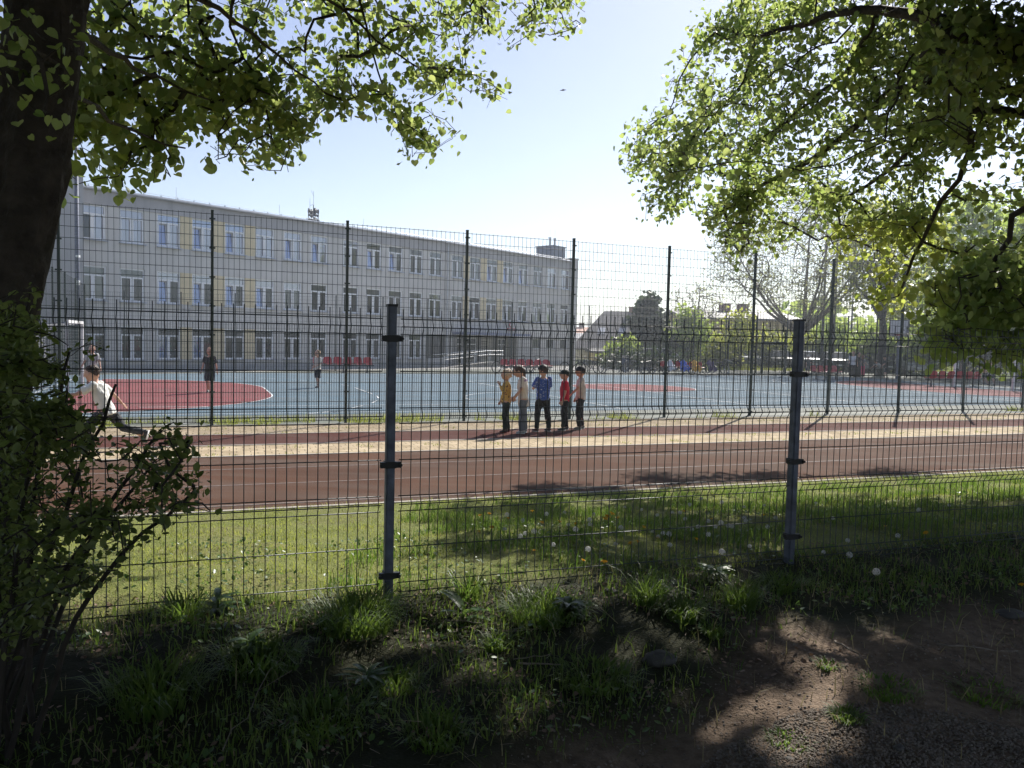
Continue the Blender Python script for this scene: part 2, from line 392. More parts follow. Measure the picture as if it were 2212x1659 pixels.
M['kerb'] = mat('kerb_concrete', (.36, .33, .29), .85, 0, .15, 6)
M['line'] = mat('lane_line_paint', (.19, .16, .145), .8, 0, .25, 30, col2=(.11, .07, .055))
M['line2'] = mat('court_line_paint', (.66, .68, .68), .6, 0, .15, 20)
UX = lin(-16, 34, 50)
def band(name, v0, v1, mt, dz, n=1): return tag(grid(name, uv2, UX, lin(v0, v1, n), mt, dz), kind='structure')
band('running_track', 8.96, 12.9, M['track'], .0)
band('paved_strip', 12.98, 14.2, M['paver'], .0)
band('run_up_lane', 14.26, 15.74, M['track2'], .0)
band('paved_strip', 15.8, 17.35, M['paver'], .0)
mb = MB()
for v in (8.93, 12.94, 14.23, 15.77, 17.38):
    a = Vector((-16, v+MT*-16, 0)); b = Vector((34, v+MT*34, 0)); mb.box((a+b)/2+Vector((0, 0, -.03)), ((b-a).length, .06, .078), math.atan(MT))
tag(mb.build('kerb_edging', M['kerb']), kind='structure')
mb = MB()
for v in (9.2, 10.45, 11.7): 
    for u0 in lin(-16, 33, 49):
        mb.add([(u, vv+MT*u, .004) for u, vv in ((u0, v-.025), (u0+1, v-.025), (u0+1, v+.025), (u0, v+.025))], [(0, 1, 2, 3)])
tag(mb.build('lane_lines', M['line']), kind='structure')

# sports court, painted rubber
CA = Vector((.928, .372, 0)).normalized(); CP = Vector((-CA.y, CA.x, 0))
CL = Vector((-12.75, 22.9, 0))      # centre of the left goal line
def cw(a, p): q = CL + CA*a + CP*p; return q.x, q.y
M['court_blue'] = speck('court_blue_rubber', (.09, .145, .185), (.125, .185, .23), 30, .85, .12)
M['court_red'] = speck('court_red_rubber', (.17, .045, .05), (.23, .065, .068), 30, .8, .15)
M['court_green'] = speck('court_grey_green_rubber', (.1, .115, .095), (.15, .165, .135), 20, .75, .3)
us = lin(-6, 48, 54); 
tag(grid('court_surround', cw, us, lin(-8.95, 18.5, 28), M['court_green'], 0.0), kind='structure')
tag(grid('court_surface', cw, lin(-2.0, 40.5, 42), lin(-7.75, 12.4, 21), M['court_blue'], .004), kind='structure')
band('court_edge', 17.42, 19.5, M['court_green'], -.004)
# asphalt yard between the court and the school
M['yard'] = speck('yard_paving', (.25, .245, .22), (.34, .33, .3), 12, .85, .2)
def bw(a, e): q = B0 + BD*a + BN*e; return q.x, q.y
tag(grid('school_yard', bw, lin(-12, 80, 46), lin(-.5, 26, 18), M['yard'], -.006), kind='structure')
tag(grid('service_road', cw, lin(6, 75, 30), lin(18.6, 24.5, 4), speck('pale_road', (.36, .35, .33), (.46, .45, .42), 8, .8), .0), kind='structure')
def flat(poly, z): return [(x, y, z) for x, y in poly]
mb = MB()
def dshape(g, sgn, rad):
    P = [cw(g, -1.5-rad)]
    for i in range(1, 16): a = math.pi/2*i/15; P.append(cw(g+sgn*rad*math.sin(a), -1.5-rad*math.cos(a)))
    P.append(cw(g+sgn*rad, 1.5))
    for i in range(1, 16): a = math.pi/2*i/15; P.append(cw(g+sgn*rad*math.cos(a), 1.5+rad*math.sin(a)))
    return P
LG, RG = 0.0, 37.6
for g, s in ((LG, 1), (RG, -1)):
    P = dshape(g, s, 5.35); P.append(cw(g, 6.85)); 
    if s < 0: P = P[::-1]
    mb.add(flat(P, .008), [tuple(range(len(P)))])
cc = Vector((4.9, 31.6, 0)); P = [(cc.x+2.5*math.cos(t*math.pi/24), cc.y+2.5*math.sin(t*math.pi/24)) for t in range(48)]
mb.add(flat(P, .008), [tuple(range(48))])
tag(mb.build('red_court_areas', M['court_red']), kind='structure')
mb = MB()
def ribbon(P, w_=.04, z=.012, closed=False, dash=None):
    P = [Vector((p[0], p[1], 0)) for p in P]; n = len(P)
    for i in range(n if closed else n-1):
        if dash and (i//dash) % 2: continue
        a, b = P[i], P[(i+1) % n]; d = (b-a)
        if d.length < 1e-6: continue
        q = Vector((-d.y, d.x, 0)).normalized()*w_/2
        mb.add([(p.x, p.y, z) for p in (a-q, b-q, b+q, a+q)], [(0, 1, 2, 3)])
ribbon(dshape(LG, 1, 5.35)); ribbon(dshape(RG, -1, 5.35)); ribbon(dshape(LG, 1, 8.4)[3:-3], dash=1); ribbon(dshape(RG, -1, 8.4)[3:-3], dash=1)
ribbon(P, closed=True)
ribbon([cw(-1.0, -7.4), cw(38.6, -7.4), cw(38.6, 11.8), cw(-1.0, 11.8)], closed=True)
ribbon([cw(18.8, -7.4), cw(18.8, 11.8)]); ribbon([cw(2, -5.5), cw(36, -5.5)]); ribbon([cw(14, -7.4), cw(14, 6), cw(23.5, 6), cw(23.5, -7.4)])
ribbon([cw(14+3.2*math.cos(t/8), -4+3.2*math.sin(t/8)) for t in range(0, 26)]); ribbon([cw(31, -7.4), cw(31, 11.8)])
tag(mb.build('court_lines', M['line2']), kind='structure')
# ------------------------------------------------------------------ near mesh fence
def rot2(d): return math.atan2(d.y, d.x)
NF_P1 = at(842, 1000, 3.99); NF_P2 = at(1713, 1000, 4.83)
nd = (NF_P2-NF_P1); nd.z = 0; NS = nd.length; nd.normalize(); nn = Vector((nd.y, -nd.x, 0))   # nn points to the camera side
foldc = [1.855, 1.40, .945, .49]
def near_wire_profile():
    pts = [(1.945, 0)]
    for c in foldc: pts += [(c+.04, 0), (c, .028), (c-.04, 0)]
    pts += [(.415, 0)]
    return pts
prof = near_wire_profile()
HZ = []
for c in foldc: HZ += [(c+.04, 0), (c, .028), (c-.04, 0)]
for a, b in zip(foldc, foldc[1:]): HZ.append(((a+b)/2, 0))
nf = thing('mesh_fence', (NF_P1.x, NF_P1.y, .45), 'grey wire mesh fence with folded wires and galvanised posts nearest the camera', 'fence')
def npanel(A, L):
    mb = MB(); org = Vector((NF_P1.x, NF_P1.y, .45))
    k = int(L/.05)
    for i in range(k+1):
        p = A+nd*(L-k*.05)/2+nd*.05*i
        j1, j2 = rnd.uniform(-.0022, .0022), rnd.uniform(-.0022, .0022)
        mb.tube([Vector((p.x, p.y, z))+nd*(j1*(z-.4)+j2*(1.9-z))+nn*o - org for z, o in prof], .0025, 5)
    for z, o in HZ:
        a = Vector((A.x, A.y, z))+nn*(o+.005)-org; b = a+nd*L
        mb.tube([a, (a+b)/2, b], .0029, 5)
    mb.build('mesh_panel', M['fence_wire'], nf, True)
def npost(P, zs):
    org = Vector((NF_P1.x, NF_P1.y, .45)); mb = MB(); ang = rot2(nd)
    q = Vector((P.x, P.y, 0))
    bm = bmesh.new(); bmesh.ops.create_cube(bm, size=1)
    bmesh.ops.scale(bm, vec=(.044, .058, 1.62), verts=bm.verts)
    bmesh.ops.bevel(bm, geom=[e for e in bm.edges if abs(e.verts[0].co.z-e.verts[1].co.z) > .1], offset=.006, segments=2, affect='EDGES')
    bmesh.ops.rotate(bm, verts=bm.verts, matrix=Matrix.Rotation(ang, 3, 'Z')); c = q+Vector((0, 0, 1.15))-org
    bmesh.ops.translate(bm, verts=bm.verts, vec=c)
    me = bpy.data.meshes.new('post'); bm.to_mesh(me); bm.free(); me.materials.append(M['galv'])
    po = link('post', me, nf)
    mb = MB(); mb.box(c+Vector((0, 0, .813)), (.05, .064, .012), ang); mb.build('post_cap', M['rubber_black'], po)
    for z in zs:
        mb = MB(); cz = q+Vector((0, 0, z))-org
        mb.box(cz, (.054, .068, .034), ang)
        for s in (-1, 1): mb.box(cz+nd*.038*s+nn*.02, (.03, .026, .03), ang); mb.tube([cz+nd*.05*s+nn*.03, cz+nd*.05*s+nn*.046], .008, 6)
        mb.build('clamp', M['rubber_black'], po)
npost(NF_P1, (1.795, 1.15, .575)); npost(NF_P2, (1.63, 1.09, .62)); npost(NF_P1-nd*NS, (1.79, 1.15, .575)); npost(NF_P2+nd*NS, (1.63, 1.09, .62))
for k in (-1, 0, 1): npanel(NF_P1+nd*NS*k+nd*.045, NS-.09)

# ------------------------------------------------------------------ tall court fences
mb = MB(); mb.box((0, 0, 0), (.11, .02, .03)); clampme = mb.mesh('clamp', M['fence_green'])
def tall_fence(name, label, P0, d, step, n, H=4.12, wire=.0042, fine=True, post_r=(.05, .06), first=True, zoff=None):
    d = Vector((d[0], d[1], 0)).normalized(); ang = rot2(d)
    f = thing(name, (P0[0], P0[1], Zg(P0[0], P0[1])), label, 'fence'); org = f.location.copy()
    nz_ = Vector((-d.y, d.x, 0))
    pts = []
    for i in range(n+1):
        p = Vector((P0[0], P0[1], 0))+d*step*i; p.z = Zg(p.x, p.y); pts.append(p)
    for i, p in enumerate(pts):
        if i == 0 and not first: continue
        q = p-org; mb = MB(); mb.box(q+Vector((0, 0, H/2-.1)), (post_r[0], post_r[1], H+.2), ang)
        mb.box(q+Vector((0, 0, H+.01)), (post_r[0]+.006, post_r[1]+.006, .02), ang)
        po = mb.build('post', M['fence_green'], f)
        if fine:
            
            for k in range(8):
                z = .1+k*(H-.25)/7
                ck = link('clamp', clampme, po); ck.location = q+Vector((0, 0, z))-nz_*.035; ck.rotation_euler = (0, 0, ang)
    for i in range(n):
        a, b = pts[i]-org, pts[i+1]-org; mb = MB(); m2 = MB()
        L = step; off = -nz_*.03
        z0, zm = .06, 2.03
        def vw(mbx, t, za, zb):
            p = a.lerp(b, t)+off; mbx.tube([p+Vector((0, 0, za)), p+Vector((0, 0, zb))], wire, 4, False)
        for k in range(1, int(L/.05)): vw(mb, k*.05/L, z0, zm)
        for k in range(1, int(L/.1)): vw(m2, k*.1/L, zm, H-.04)
        for k in range(11):
            z = z0+k*.197
            mb.tube([a+off+Vector((0, 0, z)), b+off+Vector((0, 0, z))], wire*1.25, 4, False)
        for k in range(1, 11):
            z = zm+k*(H-.06-zm)/10
            m2.tube([a+off+Vector((0, 0, z)), b+off+Vector((0, 0, z))], wire*1.25, 4, False)
        mb.m = 0; mb.build('lower_mesh', M['fence_green'], f); m2.build('upper_mesh', M['fence_green'], f)
TF0 = Vector((-5.86, 15.26, 0)); TD = Vector((1, .41, 0)).normalized()
tall_fence('ball_stop_fence', 'tall dark green mesh fence along the near side of the blue court behind the track', (TF0-TD*2.6*2.0)[:], TD, 2.6, 12, 4.16, .0044)
BF0 = Vector((-18.6, 37.5, 0))-TD*2.5
tall_fence('ball_stop_fence', 'far dark green mesh fence between the blue court and the school building', BF0, TD, 2.5, 19, 3.95, .0032, False)
# left end and right end of the court
tall_fence('ball_stop_fence', 'side mesh fence behind the left goal', (TF0-TD*5.18)+Vector((-.1, .15, 0)), (-.36, .93), 2.55, 9, 4.0, .0032, False)
tall_fence('ball_stop_fence', 'side mesh fence at the right end of the court beyond the right goal', BF0+TD*2.5*19+Vector((.2, -.1, 0)), (.41, -1), 2.5, 4, 4.0, .0032, False)
tall_fence('ball_stop_fence', 'second far mesh fence along the yard at the foot of the trees', BF0+TD*2.5*13+Vector((-2.4, 5.5, 0)), TD, 2.5, 12, 4.0, .0032, False)
# gate frame in the far fence
g = BF0+TD*2.5*16.2-Vector((.3, .9, 0)); gt = thing('gate_frame', g, 'dark green gate frame with thick lintel in the far fence', 'gate')
ang = rot2(TD)
for s in (0, 1.9):
    mb = MB(); q = TD*s; mb.box(q+Vector((0, 0, 1.45)), (.12, .12, 2.9), ang); mb.build('post', M['fence_green'], gt)
mb = MB(); mb.box(TD*.95+Vector((0, 0, 2.0)), (1.78, .1, .2), ang); mb.box(TD*.95+Vector((0, 0, 1.1)), (1.78, .05, .06), ang); mb.build('lintel', M['fence_green'], gt)
mb = MB()
for k in range(17): mb.tube([TD*(.1+k*.105)+Vector((0, 0, .1)), TD*(.1+k*.105)+Vector((0, 0, 1.9))], .01, 4)
mb.build('gate_bars', M['fence_green'], gt)
# ------------------------------------------------------------------ school building
sb = thing('school_building', (B0.x, B0.y, BZ), 'long three storey pale grey school with white framed windows and ochre panels', 'building', rz=math.atan2(BD.y, BD.x))
# local: +x along facade, -y towards the court (outside), z up from BZ
WALLX0, WALLX1, TOPZ = -.95, 42.3, 9.3-BZ
wc = [-.18+2.05*k for k in range(8)]+[16.79+2.03*k for k in range(5)]+[27.32+2.04*k for k in range(8)]
WW = 1.36
rows = [(.26-BZ, 2.12-BZ), (3.45-BZ, 5.27-BZ), (6.65-BZ, 8.5-BZ)]
T = .38
ground_skip = {12, 13, 14, 15}
def opening(r, i):
    """(x0,x1,z0,z1) or None"""
    x = wc[i]; z0, z1 = rows[r]
    if r == 0:
        if i in ground_skip: return None
        if i in (17, 18, 19, 20): return (x-.6, x+.6, 1.55, 2.45)
        if i == 16: return None
    return (x-WW/2, x+WW/2, z0, z1)
ops = {}
for r in range(3):
    for i in range(len(wc)):
        o_ = opening(r, i)
        if o_: ops[(r, i)] = o_
mb = MB()
def wbox(x0, x1, z0, z1, y0=0.0, y1=T, m_=mb):
    if x1-x0 < 1e-4 or z1-z0 < 1e-4: return
    m_.box(((x0+x1)/2, (y0+y1)/2, (z0+z1)/2), (x1-x0, y1-y0, z1-z0))
PL = .42
band_z = [(PL, rows[0][0]), (rows[0][1], rows[1][0]), (rows[1][1], rows[2][0]), ]
pl = MB(); wbox(WALLX0, 27.0, 0, PL, -.03, T, pl); wbox(34.6, WALLX1, 0, PL, -.03, T, pl)
def ochre_box(xa, xb, za, zb):
    m_ = MB(); m_.box(((xa+xb)/2, T/2-.005, (za+zb)/2), (xb-xa, T+.01, zb-za)); m_.build('ochre_panel', M['yellow_wall'], sb)
ochre = {(2, 3), (3, 4), (4, 5), (13, 14), (14, 15), (15, 16)}
def rowfill(r, z0, z1, idx):
    x = WALLX0
    for i in idx:
        o_ = ops[(r, i)]
        wbox(x, o_[0], z0, z1) if not (idx.index(i) > 0 and (idx[idx.index(i)-1], i) in ochre) else ochre_box(x, o_[0], z0, z1)
        if r == 0 and i in (17, 18, 19, 20): wbox(o_[0], o_[1], z0, o_[2]); wbox(o_[0], o_[1], o_[3], z1)
        x = o_[1]
    wbox(x, WALLX1, z0, z1)
for z0, z1 in band_z[1:]: wbox(WALLX0, WALLX1, z0, z1)
wbox(WALLX0, 26.9, PL, rows[0][0]); wbox(34.6, WALLX1, PL, rows[0][0])
rowfill(1, *rows[1], list(range(21))); rowfill(2, *rows[2], list(range(21)))
# ground floor with the dark store room opening and the entrance
z0, z1 = rows[0]
x = WALLX0
for i in range(12):
    o_ = ops[(0, i)]
    if (i-1, i) in ochre: ochre_box(x, o_[0], z0, z1)
    else: wbox(x, o_[0], z0, z1)
    x = o_[1]
wbox(x, 24.0, z0, z1); wbox(26.2, 26.9, z0, z1)
wbox(34.6, 34.9, z0, z1); x = 34.6+.3
for i in (18, 19, 20):
    o_ = ops[(0, i)]; wbox(x, o_[0], z0, z1); wbox(o_[0], o_[1], z0, o_[2]); wbox(o_[0], o_[1], o_[3], z1); x = o_[1]
wbox(x, WALLX1, z0, z1)
ops.pop((0, 17), None)
# body of the building behind the facade
mb.box(((WALLX0+WALLX1)/2, 6.7, rows[2][1]/2), (WALLX1-WALLX0-.02, 10.6, rows[2][1]-.02))
wl = mb.build('wall', M['wall'], sb); pl.build('plinth', M['wall_plinth'], sb)
mb = MB(); wbox(WALLX0, WALLX1, rows[2][1], TOPZ, -.06, 12, mb); mb.build('attic_band', M['wall_grey'], sb)
mb = MB(); mb.box(((WALLX0+WALLX1)/2, 5.9, TOPZ+.05), (WALLX1-WALLX0, 12.2, .1)); mb.tube([(WALLX0, -.24, TOPZ), (WALLX1, -.24, TOPZ)], .07, 8); mb.build('roof', M['zinc'], sb)
mb = MB()
for k in range(44):
    x = WALLX0+.6+k*.97; mb.box((x, 0.1, TOPZ+.15), (.05, .05, .1)); mb.box((x, .1, TOPZ+.22), (.025, .025, .06))
    if k % 7 == 5: mb.tube([(x, .3, TOPZ+.1), (x, .3, TOPZ+.85)], .012, 4)
mb.tube([(WALLX0, .1, TOPZ+.24), (WALLX1, .1, TOPZ+.24)], .008, 4)
mb.build('lightning_rail', M['zinc'], sb)
for x in (-1.15, 26.05):
    mb = MB(); mb.tube([(x, -.16, .1), (x, -.16, TOPZ-.3), (x, -.24, TOPZ-.05)], .06, 8)
    for z in (1, 3, 5, 7): mb.box((x, -.09, z), (.16, .14, .05))
    mb.build('downpipe', M['zinc'], sb)
# windows
def window_meshes(w, h):
    fr = MB(); t = .085; zt = h*.7     # transom
    def bar(x0, x1, z0, z1, y=.1, d=.08): fr.box(((x0+x1)/2, y, (z0+z1)/2), (x1-x0, d, z1-z0))
    bar(-w/2, w/2, 0, t); bar(-w/2, w/2, h-t, h); bar(-w/2, -w/2+t, t, h-t); bar(w/2-t, w/2, t, h-t)
    bar(-w/2+t, w/2-t, zt, zt+.09); bar(-.065, .065, t, zt)
    bar(-w/2+t, -w/2+t+.045, t, zt, .07, .05); bar(w/2-t-.045, w/2-t, t, zt, .07, .05); bar(.065, .1, t, zt, .07, .05); bar(-.1, -.065, t, zt, .07, .05)
    return fr.mesh('window', M['white_pvc'])
H1 = rows[1][1]-rows[1][0]
wm = window_meshes(WW, H1+.02); 
sm_ = MB(); sm_.box((0, -.05, -.03), (WW+.08, .3, .035)); sillme = sm_.mesh('window_sill', M['sill'])
def panes(kind_top, kl, kr, w, h):
    t = .07; zt = h*.7; out = []
    for k, (x0, x1, z0, z1) in ((kind_top, (-w/2+t, w/2-t, zt+.09, h-t)), (kl, (-w/2+t, -.065, t, zt)), (kr, (.065, w/2-t, t, zt))): out.append((k, x0, x1, z0, z1))
    return out
PCACHE = {}
def pane_mesh(kind, x0, x1, z0, z1, tilt):
    key = (kind, round(x0, 3), round(z0, 3), round(x1, 3), tilt)
    if key in PCACHE: return PCACHE[key]
    p = MB(); ym = .12; t = math.tan(R(5.5)) if tilt else 0
    h = z1-z0; p.add([(x0, ym, z0), (x1, ym, z0), (x1, ym+h*t, z1), (x0, ym+h*t, z1)], [(0, 1, 2, 3)])
    p.add([(x0, ym+.02, z0), (x1, ym+.02, z0), (x1, ym+.02+h*t, z1), (x0, ym+.02+h*t, z1)], [(3, 2, 1, 0)])
    if tilt:
        p.m = 1
        for xx in (x0+.02, x1-.02): p.tube([(xx, ym-.01, z0), (xx, ym-.01+h*t, z1)], .028, 4)
        p.tube([(x0, ym-.01+h*t, z1-.02), (x1, ym-.01+h*t, z1-.02)], .028, 4); p.tube([(x0, ym-.01, z0+.02), (x1, ym-.01, z0+.02)], .028, 4)
    PCACHE[key] = p.mesh('pane', [M['glass_'+kind], M['white_pvc']])
    return PCACHE[key]
wr = random.Random(5)
for (r, i), (x0, x1, z0, z1) in ops.items():
    small = (r == 0 and i >= 18)
    if small:
        f = MB(); w_, h_ = x1-x0, z1-z0
        for a in ((-w_/2, -w_/2+.06, 0, h_), (w_/2-.06, w_/2, 0, h_), (-w_/2+.06, w_/2-.06, 0, .06), (-w_/2+.06, w_/2-.06, h_-.06, h_)): f.box(((a[0]+a[1])/2, .1, (a[2]+a[3])/2), (a[1]-a[0], .08, a[3]-a[2]))
        wo_ = f.build('window', M['white_pvc'], sb); wo_.location = ((x0+x1)/2, 0, z0)
        p = MB(); p.box((0, .12, h_/2), (w_-.12, .02, h_-.12)); p.build('pane', M['glass_dark'], wo_); 
        s_ = MB(); s_.box((0, -.04, -.03), (w_+.06, .28, .03)); s_.build('window_sill', M['sill'], wo_)
        continue
    wo_ = link('window', wm, sb); wo_.location = ((x0+x1)/2, 0, z0); wo_.scale = (1, 1, (z1-z0)/(H1+.02))
    so_ = link('window_sill', sillme, wo_)
    tl = False
    if r == 2:
        if i == 0: ks = ('pale', 'dark', 'pale')
        elif i in (2, 3, 4, 6, 7): ks = ('blue' if i < 5 else 'pale', 'blue', 'pale'); tl = True
        elif i < 9: ks = ('pale', 'pale', 'mid' if i == 8 else 'pale')
        elif i in (9, 10, 15, 16, 17): ks = ('mid', 'blue', 'mid'); tl = True
        elif i in (19, 20): ks = ('pale', 'pale', 'mid')
        else: ks = ('mid', 'mid', 'mid')
    elif r == 1:
        if i in (2, 3, 4, 5): ks = ('pale', 'blue', 'dark'); tl = True
        elif i == 0: ks = ('mid',)*3
        elif i == 6: ks = ('pale', 'mid', 'mid')
        elif i in (14, 16, 17): ks = ('mid', 'mid', 'dark'); tl = True
        elif i > 17: ks = ('mid', 'pale', 'mid')
        else: ks = ('mid', 'dark', 'dark')
    else:
        ks = ('dark', 'dark', 'dark')
        if i in (2, 3): ks = ('dark', 'blue', 'dark')
    if i == 0 and r == 2: tl = False
    for j, (k, a, b, c, d) in enumerate(panes(*ks, WW, H1+.02)): 
        link('pane', pane_mesh(k, a, b, c, d, tl and j == 1), wo_)
# paper decorations stuck inside the first ground floor windows
dr = random.Random(3)
for i in range(4):
    x0, x1, z0, z1 = ops[(0, i)]; mb = MB()
    for k in range(11):
        cx = dr.uniform(x0+.15, x1-.15); cz = dr.uniform(z0+.2, z0+1.15); s = dr.uniform(.035, .06)
        if abs(cx-(x0+x1)/2) < .1: continue
        a0 = dr.uniform(0, 3)
        V = [(cx+s*(1 if q % 2 else .45)*math.cos(a0+q*math.pi/4), .105, cz+s*(1 if q % 2 else .45)*math.sin(a0+q*math.pi/4)) for q in range(8)]
        mb.m = k % 3; mb.add(V, [tuple(range(8))])
    mb.build('window_stickers', [mat('paper_white', (.6, .62, .6)), mat('paper_green', (.08, .3, .18)), mat('paper_red', (.45, .06, .09))], sb)
# dark service opening
mb = MB(); mb.box((25.1, .2, 1.28), (2.18, .05, 2.55)); 
for k in range(9): mb.box((25.1, .16, .25+k*.27), (2.1, .03, .03))
mb.build('service_door', M['dark_metal'], sb)
mb = MB(); wbox(24.0, 26.2, rows[0][1]-.0, rows[0][1]+.001, 0, .01, mb)
# entrance
ez = rows[0][1]
mb = MB(); mb.box((30.75, -.75, ez+.14), (7.9, 1.7, .2)); mb.build('entrance_canopy', mat('canopy_blue_grey', (.17, .2, .32), .5), sb)
mb = MB(); mb.box((30.75, .9, ez/2), (7.68, .05, ez)); mb.build('entrance_back_wall', M['cream_house'], sb)
for x, w_ in ((27.9, 1.5), (29.6, 1.5), (33.5, 1.2)):
    mb = MB(); h_ = 2.3
    for a in ((-w_/2, -w_/2+.07, 0, h_), (w_/2-.07, w_/2, 0, h_), (-w_/2+.07, w_/2-.07, h_-.07, h_), (-.04, .04, .1, h_-.07), (-w_/2+.07, w_/2-.07, 0, .1), (-w_/2+.07, -.04, 1.75, 1.83), (.04, w_/2-.07, 1.75, 1.83)): mb.box(((a[0]+a[1])/2, .7, (a[2]+a[3])/2), (a[1]-a[0], .07, a[3]-a[2]))
    d_ = mb.build('door', M['white_pvc'], sb); d_.location = (x, 0, .06)
    p = MB(); p.box((0, .72, h_/2), (w_-.14, .02, h_-.14)); p.build('pane', M['glass_mid'], d_)
    p = MB(); p.tube([(.1, .62, .95), (.1, .62, 1.25)], .015, 5); p.build('handle', M['chrome'], d_)
for x in (27.0, 28.75, 30.5, 32.6, 34.5):
    mb = MB(); mb.box((x, -.02 if x in (27.0, 34.5) else .55, ez/2), (.2 if x in (27.0, 34.5) else .16, .5, ez-.01)); mb.build('pillar', M['concrete'], sb)
mb = MB(); 
for k in range(8): mb.box((31.5, .84, .7+k*.2), (.8, .03, .05))
mb.build('notice_board', M['wood_dark'], sb)
# plaque and round emblem
mb = MB(); mb.box((33.85, -.1, ez+.62), (.95, .04, .22)); pq = mb.build('name_plaque', mat('plaque_red', (.5, .02, .03), .4), sb)
mb = MB(); mb.box((33.85, -.125, ez+.64), (.8, .01, .04)); mb.box((33.85, -.125, ez+.57), (.6, .01, .025)); mb.build('plaque_lettering', M['white_paint'], pq)
mb = MB(); mb.tube([(33.85, -.06, ez+1.0), (33.85, -.1, ez+1.0)], .22, 16); e_ = mb.build('round_emblem', mat('emblem_red', (.5, .03, .05), .4), sb)
mb = MB(); mb.tube([(33.85, -.1, ez+1.0), (33.85, -.115, ez+1.0)], .14, 12); mb.build('emblem_centre', M['white_paint'], e_)
# stair tower at the left, end fin, roof house
mb = MB(); mb.box((-4.3, 4.5, (9.95-BZ)/2), (6.2, 12.0, 9.95-BZ)); mb.build('stair_tower', M['wall_grey'], sb)
mb = MB(); mb.box((-4.3, 4.5, 9.97-BZ+.05), (6.4, 12.2, .1)); mb.build('tower_coping', M['zinc'], sb)
mb = MB(); mb.box((42.75, 6.05, (9.55-BZ)/2), (.9, 12.6, 9.55-BZ)); mb.build('end_wall', M['wall'], sb)
mb = MB(); mb.box((42.75, 6.05, 9.57-BZ+.03), (1.0, 12.7, .08)); mb.build('end_coping', M['zinc'], sb)
mb = MB(); mb.box((41.3, 1.6, TOPZ+.7), (1.9, 2.0, 1.2)); mb.box((41.3, 1.6, TOPZ+1.34), (2.05, 2.15, .08)); rh = mb.build('roof_house', mat('blue_grey_cladding', (.16, .19, .24), .6), sb)
for x in (41.0, 41.75):
    mb = MB(); mb.tube([(x, 1.5, TOPZ+1.38), (x, 1.5, TOPZ+2.1)], .1, 8); mb.tube([(x, 1.5, TOPZ+2.1), (x, 1.5, TOPZ+2.22)], .15, 8); mb.tube([(x, 1.5, TOPZ+2.22), (x, 1.5, TOPZ+3.0)], .012, 4); mb.build('flue', M['zinc'], rh)
# ramp with white rails in front of the entrance
rp = thing('access_ramp', (0, 0, BZ), 'low concrete access ramp with white handrails at the school entrance', 'ramp'); rp.location = B0+BD*26.2+BN*2.6+Vector((0, 0, Zg(*bw(26.2, 2.6)))); rp.rotation_euler = (0, 0, math.atan2(BD.y, BD.x))
mb = MB(); mb.prism([(-3.6, 0), (3.2, 0), (3.2, .42), (1.5, .42)], -.7, .7); mb.build('ramp_slab', M['concrete'], rp)
for y in (-.66, .66):
    mb = MB(); 
    for dz in (.55, .85): mb.tube([(-3.5, y, .05+dz), (1.4, y, .45+dz), (3.1, y, .45+dz)], .03, 6)
    for x in (-3.4, -1.8, -.2, 1.4, 3.0): mb.tube([(x, y, .02), (x, y, .9+.42*sm((x+3.4)/5))], .025, 6)
    mb.build('handrail', M['white_paint'], rp)
# siren mast on the roof
p = B0+BD*14.5-BN*1.2
si = thing('siren_mast', (p.x, p.y, 9.4), 'grey cluster of warning siren horns with thin antennas on the school roof', 'siren', rz=.6); si.scale = (.5, .5, .55)
mb = MB(); mb.tube([(0, 0, 0), (0, 0, 2.3)], .06, 6); mb.tube([(0, 0, 2.3), (0, 0, 4.0)], .02, 5); mb.tube([(0, 0, 3.4), (-.35, .0, 4.1)], .015, 4); mb.tube([(-.5, 0, 1.2), (-.5, 0, 3.1)], .02, 5); mb.tube([(0, 0, 2.4), (-.5, 0, 2.2)], .02, 4); mb.build('mast', M['dark_metal'], si)
for a in range(4):
    for z in (.55, 1.05, 1.55):
        if z < 1.5 and a % 2 == 0: rr = .16
        else: rr = .22 if z > 1.5 else .15
        c_, s_ = math.cos(a*math.pi/2), math.sin(a*math.pi/2); mb = MB()
        mb.tube([(c_*.1, s_*.1, z), (c_*.28, s_*.28, z), (c_*.52, s_*.52, z), (c_*.68, s_*.68, z)], [.05, .06, rr*.7, rr*1.6], 10)
        mb.build('horn', M['dark_metal'], si, True)
# tall pole by the left corner
p = at(168, 735, 36); po = thing('flag_pole', (p.x, p.y, Zg(p.x, p.y)), 'slim grey pole standing at the left corner of the school', 'pole')
mb = MB(); mb.tube([(0, 0, 0), (0, 0, 5), (0, 0, 11.5)], [.12, .1, .07], 10); mb.build('pole_shaft', M['galv'], po, True)
mb = MB(); mb.box((0.1, -.1, 4.2), (.12, .1, .2)); mb.box((.1, -.1, 5.4), (.14, .14, .1)); mb.build('rope_cleat', M['white_paint'], po)
# ------------------------------------------------------------------ trees
M['bark'] = mat('dark_bark', (.035, .028, .022), .9, 0, .4, 14, 1.0, 45, col2=(.075, .06, .048))
M['twig_dark'] = mat('shrub_twig', (.03, .024, .018), .9, 0, .3, 20)
M['bark2'] = mat('grey_bark', (.09, .08, .07), .9, 0, .3, 6, .4, 20)
M['bark_pale'] = mat('pale_twigs', (.2, .17, .14), .8, 0, .3, 6)
M['linden'] = leafmat('linden_leaf', (.06, .1, .03), (.12, .165, .055), (.36, .5, .11), (.6, .68, .22), .56, .38)
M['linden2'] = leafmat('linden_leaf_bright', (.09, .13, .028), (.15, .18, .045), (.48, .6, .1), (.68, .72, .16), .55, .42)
M['linden_shade'] = leafmat('linden_leaf_darkened', (.035, .065, .016), (.06, .1, .025), (.12, .2, .03), (.22, .3, .05), .35, .5)  # linden copy made darker so unseen crowns let less light through
